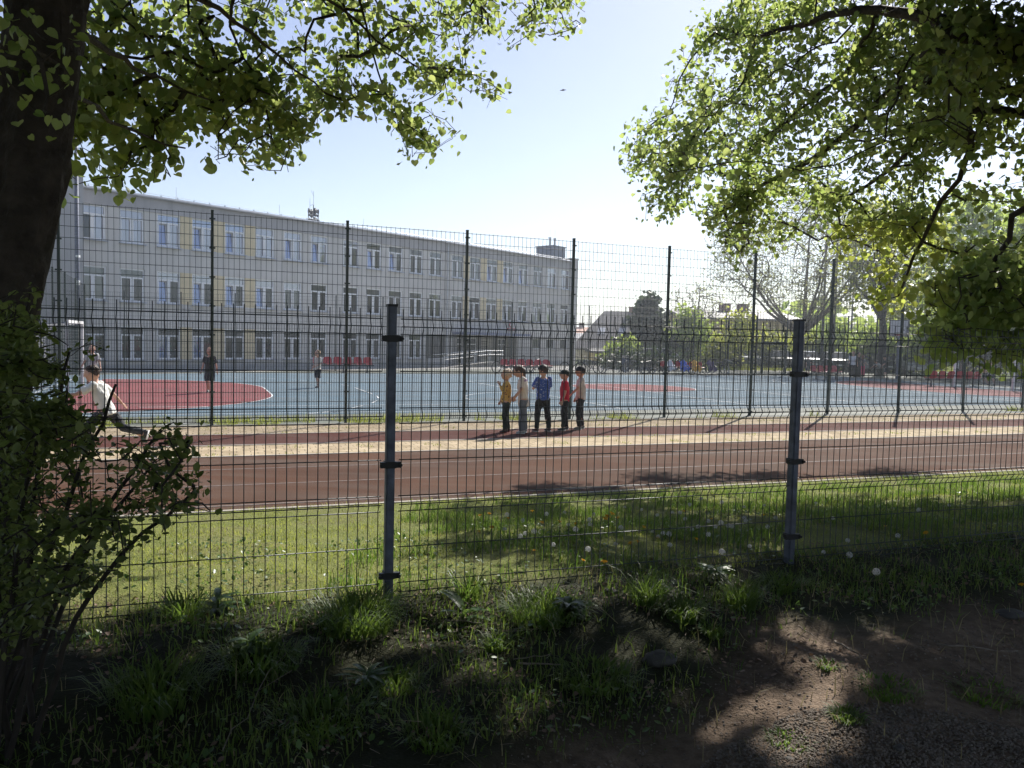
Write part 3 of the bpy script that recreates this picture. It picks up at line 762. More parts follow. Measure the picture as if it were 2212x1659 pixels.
M['leaf_yel'] = leafmat('young_yellow_leaf', (.12, .16, .03), (.2, .22, .05), (.5, .6, .08), (.66, .66, .14), .52)
M['leaf_pale'] = leafmat('pale_bud_leaf', (.2, .22, .11), (.3, .3, .18), (.42, .45, .2), (.5, .52, .28), .45)
M['leaf_dark'] = leafmat('dark_needle', (.02, .035, .02), (.04, .06, .03), (.05, .09, .03), (.09, .13, .04), .3)
M['leaf_mid'] = leafmat('mid_leaf', (.08, .13, .03), (.14, .19, .045), (.4, .56, .08), (.55, .66, .14), .52)
HEART = [(0, .06, 0), (.2, -.05, .05), (.44, .04, .12), (.57, .3, .14), (.5, .6, .08), (.26, .84, 0), (0, 1.05, -.1), (-.26, .84, 0), (-.5, .6, .08), (-.57, .3, .14), (-.44, .04, .12), (-.2, -.05, .05)]
HF = [(0, 1, 2, 3, 4, 5, 6), (0, 6, 7, 8, 9, 10, 11)]
OVAL = [(0, 0, 0), (.3, .35, .06), (.26, .7, .05), (0, 1, -.03), (-.26, .7, .05), (-.3, .35, .06)]
OF = [(0, 1, 2, 3), (0, 3, 4, 5)]
QUAD = [(-.5, 0, 0), (.1, -.35, .1), (.55, .1, 0), (.05, .5, -.1)]
QF = [(0, 1, 2, 3)]
def grow(limbs, targets, seg, leaf_r=.003, pexp=.45, maxr=.2, curl=.12, sag=0.0, rs=1, bm_=None):
    """limbs: list of (points, radii). Every target is joined to the nearest node by a bent twig. Returns tips and MB of wood"""
    q = random.Random(rs); mb = bm_ or MB()
    P = []; par = []; 
    for pts, rad in limbs:
        pts = [Vector(p) for p in pts]
        # smooth
        out = []; ro = []
        n = len(pts)
        for i in range(n-1):
            p0 = pts[max(i-1, 0)]; p1 = pts[i]; p2 = pts[i+1]; p3 = pts[min(i+2, n-1)]
            k = max(2, int((p2-p1).length/seg/1.2))
            for j in range(k):
                t = j/k; t2 = t*t; t3 = t2*t
                w = .5*((2*p1)+(-p0+p2)*t+(2*p0-5*p1+4*p2-p3)*t2+(-p0+3*p1-3*p2+p3)*t3)
                jj = seg*.12
                out.append(w+Vector((q.uniform(-jj, jj), q.uniform(-jj, jj), q.uniform(-jj, jj)))); ro.append(rad[i]*(1-t)+rad[i+1]*t)
        out.append(pts[-1]); ro.append(rad[-1])
        mb.tube(out, ro, 8)
        for w in out: P.append(w); par.append(-1)
    nl = len(P)
    A = np.zeros((len(P)+len(targets)*14+50, 3)); A[:nl] = [tuple(p) for p in P]; cnt = nl
    depth = np.zeros(len(A)); tips = []; load = {}
    order = sorted(targets, key=lambda t: float(np.min(((A[:nl]-np.array(t[:3]))**2).sum(1))))
    for t in order:
        t = np.array(t[:3], float)
        d = np.sqrt(((A[:cnt]-t)**2).sum(1))+depth[:cnt]*.12
        j = int(np.argmin(d)); a = A[j].copy(); L = float(np.linalg.norm(t-a))
        k = min(12, max(1, int(round(L/seg))))
        perp = np.array([q.uniform(-1, 1), q.uniform(-1, 1), q.uniform(-.3, 1)])*L*curl
        prev = j
        for i in range(1, k+1):
            s = i/k; p = a+(t-a)*s+perp*math.sin(math.pi*s)+np.array([0, 0, sag*L*math.sin(math.pi*s)])
            if cnt >= len(A): break
            A[cnt] = p; par.append(prev); depth[cnt] = depth[prev]+L/k; prev = cnt; cnt += 1
        tips.append(prev)
    par = np.array(par[:cnt])
    ld = np.zeros(cnt)
    for i in tips: ld[i] += 1
    for i in range(cnt-1, nl-1, -1):
        if par[i] >= 0: ld[par[i]] += ld[i]
    # draw chains
    kids = {}
    for i in range(nl, cnt): kids.setdefault(int(par[i]), []).append(i)
    started = set()
    for i in range(nl, cnt):
        if i in started: continue
        pr = int(par[i]); ch = [pr, i]; started.add(i); c = i
        while c in kids:
            nx = max(kids[c], key=lambda z: ld[z]); ch.append(nx); started.add(nx); c = nx
        rad = [min(maxr, leaf_r*max(1, ld[z])**pexp) for z in ch]; rad[0] = min(rad[0], rad[1]*1.05)
        mb.tube([A[z] for z in ch], rad, 5 if rad[1] > leaf_r*2.5 else 3, False)
    return A[:cnt], par, tips, mb, nl
def leaves_on(A, par, tips, per, size, tmpl, faces, mats, back=3, spread=.08, hang=.6, rs=3, name='foliage', nl=0, keep=None, sizef=None):
    q = np.random.RandomState(rs); P = []
    for t in tips:
        ch = [t]; 
        while len(ch) < back+1 and par[ch[-1]] >= 0: ch.append(int(par[ch[-1]]))
        for k in range(per):
            s = q.rand()**.8*(len(ch)-1); i = int(s); f = s-i
            a = A[ch[i]]; b = A[ch[min(i+1, len(ch)-1)]]
            P.append(a*(1-f)+b*f+q.normal(0, spread, 3))
    P = np.array(P)
    if keep is not None: P = P[[keep(p) for p in P]]
    n = len(P); yaw = q.rand(n)*6.283; pitch = -hang+q.normal(0, .55, n); roll = q.normal(0, .6, n)
    sc = size*(.4+.85*q.rand(n)**.8)
    if sizef is not None: sc = sc*np.array([sizef(p) for p in P])
    return scatter_mesh(name, tmpl, faces, P, rotmats(yaw, pitch, roll), sc, mats)

LIT = [  # places on the ground where the sun comes through (frame units)
 [(-100, 1115), (400, 1098), (1040, 1075), (1075, 1100), (1010, 1150), (930, 1195), (850, 1235), (700, 1245), (500, 1290), (300, 1300), (-100, 1300)],
 [(1660, 1325), (1770, 1330), (1850, 1400), (1905, 1480), (1780, 1560), (1710, 1500), (1650, 1410)],
 [(1590, 1530), (1700, 1500), (1830, 1560), (1810, 1680), (1560, 1680)],
 [(1420, 1275), (1640, 1255), (1600, 1345), (1430, 1330)],
 [(1250, 1250), (1330, 1250), (1330, 1330), (1240, 1340)],
 [(1540, 1175), (1700, 1165), (1700, 1230), (1560, 1240)],
 [(1160, 1140), (1210, 1140), (1230, 1180), (1170, 1190)], [(1400, 1080), (1480, 1070), (1500, 1110), (1420, 1120)],
 [(1560, 1090), (1640, 1085), (1650, 1120), (1570, 1130)], [(1750, 1035), (1990, 1015), (1990, 1050), (1760, 1070)],
 [(1300, 1170), (1370, 1165), (1380, 1200), (1310, 1210)], [(1000, 1190), (1100, 1180), (1100, 1215), (1000, 1225)], [(1130, 1075), (1250, 1068), (1260, 1095), (1140, 1105)],
 [(430, 1330), (560, 1310), (640, 1320), (620, 1380), (500, 1400)], [(630, 1290), (690, 1290), (690, 1340), (640, 1350)],
 [(640, 1400), (760, 1380), (800, 1440), (680, 1470)], [(880, 1370), (960, 1370), (980, 1420), (880, 1420)], [(740, 1470), (870, 1470), (880, 1530), (760, 1540)],
 [(1400, 1420), (1470, 1400), (1540, 1420), (1500, 1470), (1420, 1480)], [(1430, 1590), (1540, 1540), (1540, 1620), (1440, 1640)],
 [(950, 1270), (1060, 1265), (1070, 1330), (980, 1340)], [(300, 1480), (400, 1460), (440, 1560), (340, 1580)], [(1020, 1420), (1080, 1420), (1090, 1470), (1020, 1480)],
 [(1980, 1400), (2060, 1400), (2060, 1440), (1980, 1440)], [(1850, 1330), (1940, 1335), (1950, 1370), (1860, 1370)],
]
def shadow_pt(p):
    t = (p[2]-.35)/SUN.z
    x, y = p[0]-SUN.x*t, p[1]-SUN.y*t
    z = Zg(x, y) if y-MT*x < 9 else 0
    t = (p[2]-z)/SUN.z
    return p[0]-SUN.x*t, p[1]-SUN.y*t, z
def blocks_lit(p, grow_=0):
    x, y, z = shadow_pt(p)
    if y-MT*x > 9.6: return True          # keep track and court sunny
    u, v = proj((x, y, z))
    if u < -9e4: return False
    return any(inpoly(u, v, L) for L in LIT)

LEFTP = [(0, -60), (1267, -60), (1269, 52), (1178, 84), (1088, 108), (1018, 101), (1011, 133), (1060, 160), (1084, 195), (1103, 216), (1070, 237), (1010, 232), (952, 251), (1004, 279), (997, 300), (955, 328), (927, 354), (871, 335), (864, 293), (812, 307), (763, 272), (790, 244), (763, 209), (732, 283), (648, 293), (628, 375), (555, 368), (516, 375), (436, 345), (384, 331), (387, 398), (335, 405), (300, 418), (258, 405), (195, 408), (145, 385), (0, 314)]
LEFTG = [[(170, 120), (262, 118), (262, 176), (180, 176)], [(312, 165), (368, 150), (400, 180), (430, 245), (350, 255), (320, 215)], [(400, 290), (436, 290), (500, 318), (440, 335), (395, 325)], [(560, 60), (620, 40), (640, 110), (590, 130)],
         [(460, 60), (505, 50), (500, 120), (470, 130)], [(665, 120), (720, 110), (730, 160), (690, 185)], [(800, 40), (850, 30), (870, 80), (830, 100)], [(640, 20), (690, 10), (700, 70), (655, 80)], [(770, 130), (820, 120), (840, 165), (790, 180)], [(900, 90), (950, 85), (960, 120), (910, 130)],
         [(550, 250), (600, 240), (620, 270), (570, 290)], [(268, 205), (300, 200), (310, 235), (280, 240)]]
def polysample(n, P, gaps, q, gapkeep=.06, ycut=None):
    xs = [p[0] for p in P]; ys = [p[1] for p in P]; out = []
    while len(out) < n:
        x, y = q.uniform(min(xs), max(xs)), q.uniform(min(ys), max(ys))
        if not inpoly(x, y, P): continue
        if any(inpoly(x, y, g) for g in gaps) and q.random() > gapkeep: continue
        out.append((x, y))
    return out
q = random.Random(21)
def ldepth(x, y): 
    base = 4.7+4.8*min(1, max(0, x)/1250)+max(0, (200-y))/200*1.2
    return base
# left tree: trunk leaning to the right, crown above and to the right
trunk = [at(-75, 1600, 2.95), at(-45, 1350, 2.97), at(-35, 1100, 3.0), at(-18, 850, 3.0), at(-8, 700, 3.0), at(27, 560, 3.02), at(62, 400, 3.03), at(78, 250, 3.05), at(92, 120, 3.05), at(102, 0, 3.08), at(112, -160, 3.15), at(130, -380, 3.35), at(150, -600, 3.7), at(150, -900, 4.4)]
rads = [.2, .17, .145, .13, .122, .12, .122, .125, .128, .132, .14, .13, .11, .09]
lt = thing('linden_tree', (trunk[0].x, trunk[0].y, .36), 'leafy linden tree at the left with a thick dark leaning trunk', 'tree'); org = Vector(lt.location)
mb = MB()
def barktube(mb, pts, rad, n, seed, rough=.085):
    q2 = random.Random(seed); P = []; RR = []
    pts = [Vector(p) for p in pts]
    for i in range(len(pts)-1):
        for j in range(7):
            t = j/7; P.append(pts[i].lerp(pts[i+1], t)); RR.append(rad[i]*(1-t)+rad[i+1]*t)
    b = len(mb.v); ph = [q2.uniform(0, 6) for _ in range(6)]
    mb.tube(P, RR, n)
    for i, p in enumerate(P):
        for j in range(n):
            a = 2*math.pi*j/n; k = b+i*n+j; v = Vector(mb.v[k]); c = P[i]
            f = 1+rough*(.5*math.sin(9*a+ph[0]+math.sin(i*.3)*1.2)+.5*math.sin(17*a+ph[1]+i*.25+math.sin(i*.7))+.35*math.sin(5*a+i*.9+ph[2])+q2.uniform(-.45, .45))
            mb.v[k] = tuple(c+(v-c)*f)
barktube(mb, [p-org for p in trunk], rads, 44, 4)
mb.build('trunk', M['bark'], lt, True)
LM = [([trunk[-4], at(330, -260, 4.3), at(700, -230, 6.5), at(1050, -120, 8.6), at(1180, -20, 9.3)], [.06, .04, .026, .016, .008]),
      ([trunk[-5], at(250, -60, 4.0), at(470, 20, 5.2), at(600, 120, 6.0), at(700, 200, 6.6)], [.045, .026, .016, .01, .006]),
      ([at(330, -260, 4.3), at(520, -80, 5.4), at(700, -10, 7.0), at(850, 110, 7.8), at(960, 170, 8.3)], [.03, .02, .014, .009, .005]),
      ([at(95, 150, 3.02), at(200, 230, 3.9), at(300, 290, 4.6), at(400, 320, 5.0)], [.016, .011, .008, .005]),
      ([at(98, 60, 3.1), at(220, 100, 3.9), at(340, 170, 4.9), at(450, 215, 5.4)], [.022, .015, .01, .006]),
      ([at(700, -230, 6.5), at(760, -60, 7.3), at(790, 60, 7.8), at(830, 200, 8.1), at(900, 290, 8.3)], [.018, .014, .011, .008, .005]),
      ([at(520, -80, 5.4), at(500, 60, 6.0), at(560, 180, 6.4), at(640, 260, 6.6)], [.014, .01, .007, .004])]
def inframe(p):
    u, v = proj(p); mg = 40+420/max(.3, p[1]); return p[1] > .05 and -mg < u < 2212+mg and -mg < v < 1700+mg
T_ = []
for (x, y) in polysample(880, LEFTP, LEFTG, q):
    D = ldepth(x, y)+q.uniform(-.5, .9)*(1+x/900)
    p = at(x, y, D); 
    T_.append(tuple(p))
for k in range(16):   # small sprays in front of the trunk
    x, y = q.uniform(-30, 170), q.uniform(-20, 300); T_.append(tuple(at(x, y, q.uniform(2.35, 2.7))))
vis_left = len(T_)
# unseen crown above: shades the foreground
def inframe(p):
    u, v = proj(p); mg = 40+420/max(.3, p[1]); return p[1] > .05 and -mg < u < 2212+mg and -mg < v < 1700+mg
def crown_targets(n, box, q, skipframe=True):
    out = []; tries = 0
    while len(out) < n and tries < n*60:
        tries += 1
        p = (q.uniform(*box[0]), q.uniform(*box[1]), q.uniform(*box[2]))
        u, v = proj(p)
        if inframe(p): continue
        if blocks_lit(p): continue
        out.append(p)
    return out
T2 = crown_targets(900, ((-7, 3.6), (-6.0, 8.5), (3.1, 7.5)), q)
A, par, tips, mbw, nl = grow(LM, T_, .16, .0032, .42, .05, .16, .05, 5)
keepL = lambda p: True
mesh = leaves_on(A-np.array(org), par, tips, 9, .062, HEART, HF, M['linden'], 5, .085, .75, 9, sizef=lambda p: min(1.05, max(.42, (p[1]+org[1])/4.6)))
for i in range(len(mbw.v)): mbw.v[i] = tuple(Vector(mbw.v[i])-org)
mbw.build('branches', M['bark'], lt, True); link('foliage', mesh, lt)
T2 += [(q.uniform(-10, 10), q.uniform(-10, -1.2), q.uniform(1.2, 8)) for _ in range(160)]  # extra leaf mass added behind the camera to block skylight
LM2 = [([(-2.2, -2, 4.5), (-4, -5, 5), (-6, -7, 5)], [.06, .05, .03]), ([(-1, -2, 5), (3, -5, 5), (7, -6, 5.5)], [.06, .05, .03]), ([trunk[-3], (-1.2, 2.6, 5.6), (.5, 1.8, 6.2)], [.1, .07, .04]), ([trunk[-2], (-2.6, 5.5, 6.2), (-1.5, 7.5, 6.5)], [.08, .06, .03]), ([trunk[-3], (-3.6, 2.0, 5.5), (-4.6, .5, 6)], [.07, .05, .03]), ([(-1.2, 2.6, 5.6), (.6, 4.5, 6.2), (1.8, 6.0, 6.6)], [.05, .04, .02])]
A, par, tips, mbw, nl = grow(LM2, T2, .35, .004, .42, .05, .12, .05, 6)
mesh = leaves_on(A-np.array(org), par, tips, 24, .19, HEART, HF, M['linden_shade'], 3, .22, .6, 10, keep=lambda p: not blocks_lit(tuple(p+np.array(org))) and not inframe(p+np.array(org)))
for i in range(len(mbw.v)): mbw.v[i] = tuple(Vector(mbw.v[i])-org)
mbw.build('unseen_branches', M['bark'], lt, True); link('unseen_foliage', mesh, lt)

# right tree: trunk just outside the frame on the right
RIGHTP = [(1572, -60), (1572, 0), (1513, 45), (1464, 84), (1443, 157), (1416, 248), (1356, 290), (1325, 370), (1377, 384), (1384, 415), (1374, 450), (1388, 485), (1417, 450), (1464, 450), (1499, 422), (1485, 385), (1537, 372), (1558, 394), (1572, 342), (1607, 325), (1617, 345), (1583, 394), (1502, 454), (1520, 502), (1558, 506), (1565, 572), (1596, 556), (1652, 530), (1700, 523), (1757, 516), (1823, 556), (1840, 581), (1870, 560), (1900, 590), (1885, 630), (1896, 662), (1951, 658), (1970, 635), (2038, 619), (2052, 640), (2040, 690), (1993, 740), (2045, 758), (2133, 760), (2212, 776), (2300, 776), (2300, -60)]
RIGHTG = [[(1583, 225), (1610, 225), (1612, 310), (1575, 300)], [(1938, 286), (1990, 300), (1985, 360), (1940, 400), (1925, 340)], [(2040, 320), (2110, 330), (2160, 360), (2205, 340), (2212, 440), (2120, 400), (2050, 470), (2000, 420)], [(1570, 140), (1600, 120), (1610, 170), (1580, 190)],
          [(1700, 500), (1760, 440), (1830, 430), (1800, 500), (1750, 540)], [(2100, 420), (2212, 450), (2212, 520), (2120, 500), (2060, 560), (2010, 590), (1980, 540), (2040, 500)], [(1850, 430), (1930, 420), (1900, 470)], [(1730, 270), (1760, 260), (1765, 300), (1740, 310)], [(1650, 190), (1680, 180), (1685, 215), (1655, 220)], [(1820, 150), (1850, 140), (1850, 175)], [(1500, 400), (1560, 350), (1560, 400), (1520, 440)], [(1640, 440), (1700, 430), (1690, 480), (1640, 470)]]
def rdepth(x, y):
    f = min(1, max(0, (x-1330)/880)); 
    if inpoly(x, y, [(1990, 590), (2300, 560), (2300, 800), (1980, 800)]): return 7.6
    return 13.2-6.0*f*(1-.45*min(1, max(0, y/560)))
rt = thing('linden_tree', (7.6, 7.4, 0), 'large leafy linden tree reaching in from the right edge over the fences', 'tree'); org = Vector(rt.location)
tr = [Vector((0, 0, -.1)), Vector((-.05, 0, 1.5)), Vector((.05, .1, 3.2)), Vector((0, .2, 5)), Vector((.2, .3, 7.5)), Vector((.1, .2, 13))]
mb = MB(); barktube(mb, tr, [.36, .3, .27, .25, .2, .12], 28, 8); mb.build('trunk', M['bark'], rt, True)
t3, t4, t5 = org+tr[2], org+tr[3], org+tr[4]
LR = [([t4, at(2117, 84, 7.4), at(2036, 45, 7.9), at(1897, 21, 8.8), at(1757, 42, 9.8), at(1631, 84, 10.8), at(1560, 60, 11.3), at(1490, 130, 11.8), at(1440, 250, 12.2)], [.12, .075, .068, .052, .04, .028, .018, .012, .007]),
      ([t4, at(2204, 118, 7.4), at(2064, 129, 8.4), at(1980, 190, 9.3), at(1925, 195, 10), at(1844, 272, 10.6), at(1757, 342, 11.2), at(1700, 375, 11.6), at(1638, 408, 12), at(1612, 460, 12.2)], [.1, .075, .065, .055, .05, .045, .038, .034, .024, .012]),
      ([t3, at(2190, 200, 8.0), at(2060, 240, 9.0), at(1987, 290, 9.8), at(1932, 359, 10.4), at(1870, 400, 10.9), at(1800, 440, 11.2)], [.07, .05, .042, .036, .03, .024, .014]),
      ([t3, at(2150, 230, 8.2), at(2096, 290, 8.6), at(2089, 349, 8.8), at(2036, 436, 9.2), at(1973, 558, 9.6), at(1940, 640, 9.9)], [.06, .045, .038, .032, .026, .018, .01]),
      ([t3, at(2260, 420, 7.4), at(2180, 520, 7.6), at(2100, 620, 7.8), at(2060, 700, 7.9)], [.05, .035, .026, .018, .01]),
      ([at(1897, 21, 8.8), at(1860, 100, 9.4), at(1800, 180, 10.3), at(1700, 260, 11.2), at(1620, 320, 11.9)], [.035, .03, .024, .016, .008]),
      ([at(1631, 84, 10.8), at(1600, 180, 11.4), at(1520, 260, 12), at(1470, 350, 12.6)], [.02, .015, .011, .007]),
      ([t5, at(2150, -150, 7.2), at(1950, -170, 8.3), at(1750, -120, 9.6)], [.08, .06, .04, .02])]
T_ = []
for (x, y) in polysample(1250, RIGHTP, RIGHTG, q, .03):
    T_.append(tuple(at(x, y, rdepth(x, y)+q.uniform(-1.0, 1.3))))
for (x, y) in polysample(170, [(1990, 600), (2300, 560), (2300, 776), (2212, 776), (2133, 760), (1993, 740)], [], q): T_.append(tuple(at(x, y, 7.4+q.uniform(-.6, .8))))
for (x, y) in polysample(260, [(1325, 370), (1356, 290), (1416, 248), (1464, 250), (1600, 300), (1740, 380), (1800, 480), (1700, 523), (1652, 530), (1596, 556), (1565, 572), (1558, 506), (1502, 454), (1388, 485), (1377, 384)], RIGHTG, q, .03): T_.append(tuple(at(x, y, 12.6+q.uniform(-.8, 1.2))))
for (cx_, cy_, rx_, ry_) in ((1460, 1030, 140, 13), (1185, 1056, 65, 9), (1925, 1021, 100, 9), (1300, 1062, 50, 7), (1660, 1028, 60, 7)):
    for _ in range(60):
        a_ = q.uniform(0, 6.28); r_ = math.sqrt(q.random()); g_ = onz(cx_+rx_*r_*math.cos(a_), cy_+ry_*r_*math.sin(a_), 0)
        for _ in range(12):
            p_ = g_+SUN*(q.uniform(3.3, 7.5)/SUN.z); uv_ = proj(p_)
            if inpoly(uv_[0], uv_[1], RIGHTP): T_.append(tuple(p_)); break
SHZ = [(1060, 1110), (1300, 1080), (2212, 1045), (2212, 1330), (1900, 1330), (1680, 1290), (1400, 1260), (900, 1250), (960, 1190)]
nsh = 0
for _ in range(9000):
    if nsh > 560: break
    x_, y_ = (q.uniform(900, 2212), q.uniform(1045, 1330)) if q.random() < .72 else (q.uniform(1650, 2212), q.uniform(1330, 1640))
    if y_ < 1330 and not inpoly(x_, y_, SHZ): continue
    if any(inpoly(x_, y_, L) for L in LIT): continue
    g_ = onz(x_, y_, .2); g_ = onz(x_, y_, Zg(g_.x, g_.y))
    p_ = g_+SUN*(q.uniform(3.0, 8.5)/SUN.z); uv_ = proj(p_)
    if inpoly(uv_[0], uv_[1], RIGHTP) and not any(inpoly(uv_[0], uv_[1], G_) for G_ in RIGHTG): T_.append(tuple(p_)); nsh += 1
for (x, y) in polysample(60, [(1600, 30), (2212, 0), (2212, 330), (1900, 300), (1600, 260)], RIGHTG, q): T_.append(tuple(at(x, y, rdepth(x, y)+q.uniform(-.5, 2.3))))
A, par, tips, mbw, nl = grow(LR, T_, .2, .0034, .42, .05, .14, .05, 15)
def openpatch(p):
    x, y, z = shadow_pt(p)
    if y-MT*x > 9: return False
    u, v = proj((x, y, z)); return any(inpoly(u, v, L) for L in (LIT[1], LIT[2], LIT[3])) and q.random() < .88
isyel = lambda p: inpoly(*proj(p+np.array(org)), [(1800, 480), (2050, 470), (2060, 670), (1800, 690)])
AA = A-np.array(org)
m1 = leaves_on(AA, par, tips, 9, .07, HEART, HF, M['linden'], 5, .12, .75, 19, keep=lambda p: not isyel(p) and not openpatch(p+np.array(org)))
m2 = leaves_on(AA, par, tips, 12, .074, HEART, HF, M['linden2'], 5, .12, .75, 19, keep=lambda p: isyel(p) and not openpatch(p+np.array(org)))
for i in range(len(mbw.v)): mbw.v[i] = tuple(Vector(mbw.v[i])-org)
mbw.build('branches', M['bark'], rt, True); link('foliage', m1, rt); link('bright_foliage', m2, rt)
T2 = [p for p in crown_targets(15000, ((-3.0, 13.5), (-5.0, 10.5), (3.8, 10)), q) if (lambda s_: (s_[0] < 1.3 or s_[1] < 2.9) and s_[1]-MT*s_[0] < 4.7 and s_[1] > -1)(shadow_pt(p))][:4000]  # unseen crown shaped by where its shadow falls
T2 += [p for p in crown_targets(9000, ((1.5, 15), (3.0, 19), (5.0, 14)), q) if (lambda s_: s_[0] > .6 and 4.4 < s_[1]-MT*s_[0] < 8.4)(shadow_pt(p))][:330]
T2 += [p for p in crown_targets(6000, ((2.5, 13.5), (1.0, 14), (4.5, 13)), q) if (lambda s_: s_[0] > 1.5 and 1.5 < s_[1]-MT*s_[0] < 4.4)(shadow_pt(p))][:480]
LR2 = [([t4, (5.0, 6.0, 6.5), (2.5, 5.2, 7.4)], [.1, .07, .03]), ([t5, (6.0, 10.0, 9.0), (4.5, 12.0, 9.5)], [.1, .07, .03]), ([t4, (8.5, 5, 7), (7.5, 3, 7.5)], [.08, .06, .03]), ([t5, (9.5, 9.5, 8.5), (10.5, 11.5, 9)], [.08, .05, .03]), ([t3, (6, 5.2, 4.6), (4.6, 3.6, 5.4)], [.08, .05, .03]), ([t5, (7.6, 10.5, 11), (7, 14, 12)], [.09, .06, .03])]
A, par, tips, mbw, nl = grow(LR2, T2, .45, .004, .42, .05, .12, .05, 16)
mesh = leaves_on(A-np.array(org), par, tips, 20, .17, HEART, HF, M['linden_shade'], 3, .25, .6, 20, keep=lambda p: not blocks_lit(tuple(p+np.array(org))) and not inframe(p+np.array(org)))
for i in range(len(mbw.v)): mbw.v[i] = tuple(Vector(mbw.v[i])-org)
mbw.build('unseen_branches', M['bark'], rt, True); link('unseen_foliage', mesh, rt)

# ------------------------------------------------------------------ background trees
def blobtree(name, label, x, D, top, halfw, crown_low, lmat, bark, n, leaf, per, seed, trunk_r=.2, squash=1.0, cat='tree', group=None, tmpl=(QUAD, QF), shape='round', spread=.3, pexp=.42, leaf_r=.012, fork=5, base_z=None, zfork=None):
    """x, top, halfw, crown_low in frame units at depth D"""
    g = at(x, 735, D); gz = Zg(g.x, g.y) if base_z is None else base_z; k = D/FPX
    ztop = at(x, top, D).z-gz; zlow = at(x, crown_low, D).z-gz; w_ = halfw*k
    t = thing(name, (g.x, g.y, gz), label, cat, group); q = random.Random(seed)
    T_ = []
    while len(T_) < n:
        a, b, c = q.uniform(-1, 1), q.uniform(-1, 1), q.uniform(-1, 1)
        if shape == 'round':
            r = a*a+b*b+c*c
            if r > 1 or r < .12: continue
            # lobes
            if math.sin(a*4+seed)*math.sin(b*4+1)*math.sin(c*4+2) > .45: continue
            p = (a*w_, b*w_, (zlow+ztop)/2+c*(ztop-zlow)/2)
        else:
            h = (c+1)/2; rr = (1-h)**.75*(.75+.25*math.sin(h*23+seed))
            if a*a+b*b > rr*rr or a*a+b*b < (rr*.35)**2: continue
            p = (a*w_, b*w_, zlow+h*(ztop-zlow))
        T_.append(p)
    if shape == 'round':
        zt = zfork or max(zlow*.9, ztop*.14); limbs = [([(0, 0, -.1), (.05, 0, zt*.5), (0, .05, zt)], [trunk_r*1.2, trunk_r, trunk_r*.85])]
        for j in range(fork):
            a = 2*math.pi*j/fork+q.uniform(-.4, .4); rr = q.uniform(.4, .75)*w_ if j else .05*w_; z2 = zt+(ztop-zt)*q.uniform(.25, .62) if j else zt+(ztop-zt)*.8
            limbs.append(([(0, .05, zt), (rr*(.5 if zfork else .35)*math.cos(a), rr*(.5 if zfork else .35)*math.sin(a), zt+(z2-zt)*(.38 if zfork else .45)), (rr*math.cos(a), rr*math.sin(a), z2)], [trunk_r*.62, trunk_r*.42, trunk_r*.16]))
    else: limbs = [([(0, 0, -.1), (0, 0, ztop*.5), (0, 0, ztop)], [trunk_r, trunk_r*.6, .03])]
    A, par, tips, mb, nl = grow(limbs, T_, max(.25, w_*.12), leaf_r, pexp, trunk_r*.6, .14, .06 if shape == 'round' else -.05, seed)
    mb.build('trunk', bark, t, True)
    if per: link('foliage', leaves_on(A, par, tips, per, leaf, tmpl[0], tmpl[1], lmat, 3, spread, .5, seed), t)
    return t
blobtree('bare_tree', 'big pale bare tree with fanning limbs and hardly open buds, behind the far court fence', 1731, 56, 395, 225, 690, M['leaf_pale'], M['bark_pale'], 3600, .14, 4, 31, .22, leaf_r=.011, fork=13, spread=.35, pexp=.34, zfork=2.7)
blobtree('bare_tree', 'small bare tree with thin grey crown beside the yellow house', 1505, 78, 605, 62, 700, M['leaf_pale'], M['bark_pale'], 330, .2, 2, 32, .2, leaf_r=.016, spread=.4)
blobtree('spruce_tree', 'dark spruce in front of the tiled house', 1400, 66, 630, 72, 790, M['leaf_dark'], M['bark2'], 900, .55, 9, 33, .25, spread=.35, shape='cone')
blobtree('young_tree', 'young light green tree between the spruce and the yellow house', 1487, 62, 665, 44, 775, M['leaf_mid'], M['bark2'], 230, .26, 10, 34, .12, spread=.35)
blobtree('young_tree', 'young yellowish tree in front of the yellow house wall', 1600, 60, 665, 40, 775, M['leaf_yel'], M['bark2'], 170, .22, 8, 35, .1, spread=.35)
blobtree('park_tree', 'tall tree with sparse yellow green leaves left of the basketball backboard', 1905, 52, 395, 120, 680, M['leaf_yel'], M['bark2'], 620, .3, 6, 36, .26, spread=.5, leaf_r=.008)
blobtree('park_tree', 'dense mid green tree right of the basketball backboard', 2080, 55, 400, 115, 720, M['leaf_mid'], M['bark2'], 800, .32, 9, 37, .26, spread=.5, leaf_r=.007)
blobtree('park_tree', 'broad green tree at the right edge behind the right goal', 2215, 50, 420, 90, 720, M['leaf_mid'], M['bark2'], 600, .32, 9, 38, .26, spread=.5, leaf_r=.007)
blobtree('park_tree', 'low rounded yellow green tree left of the tall lamp poles', 1975, 62, 610, 70, 745, M['leaf_yel'], M['bark2'], 420, .26, 10, 39, .18, spread=.4)
hq = random.Random(4)
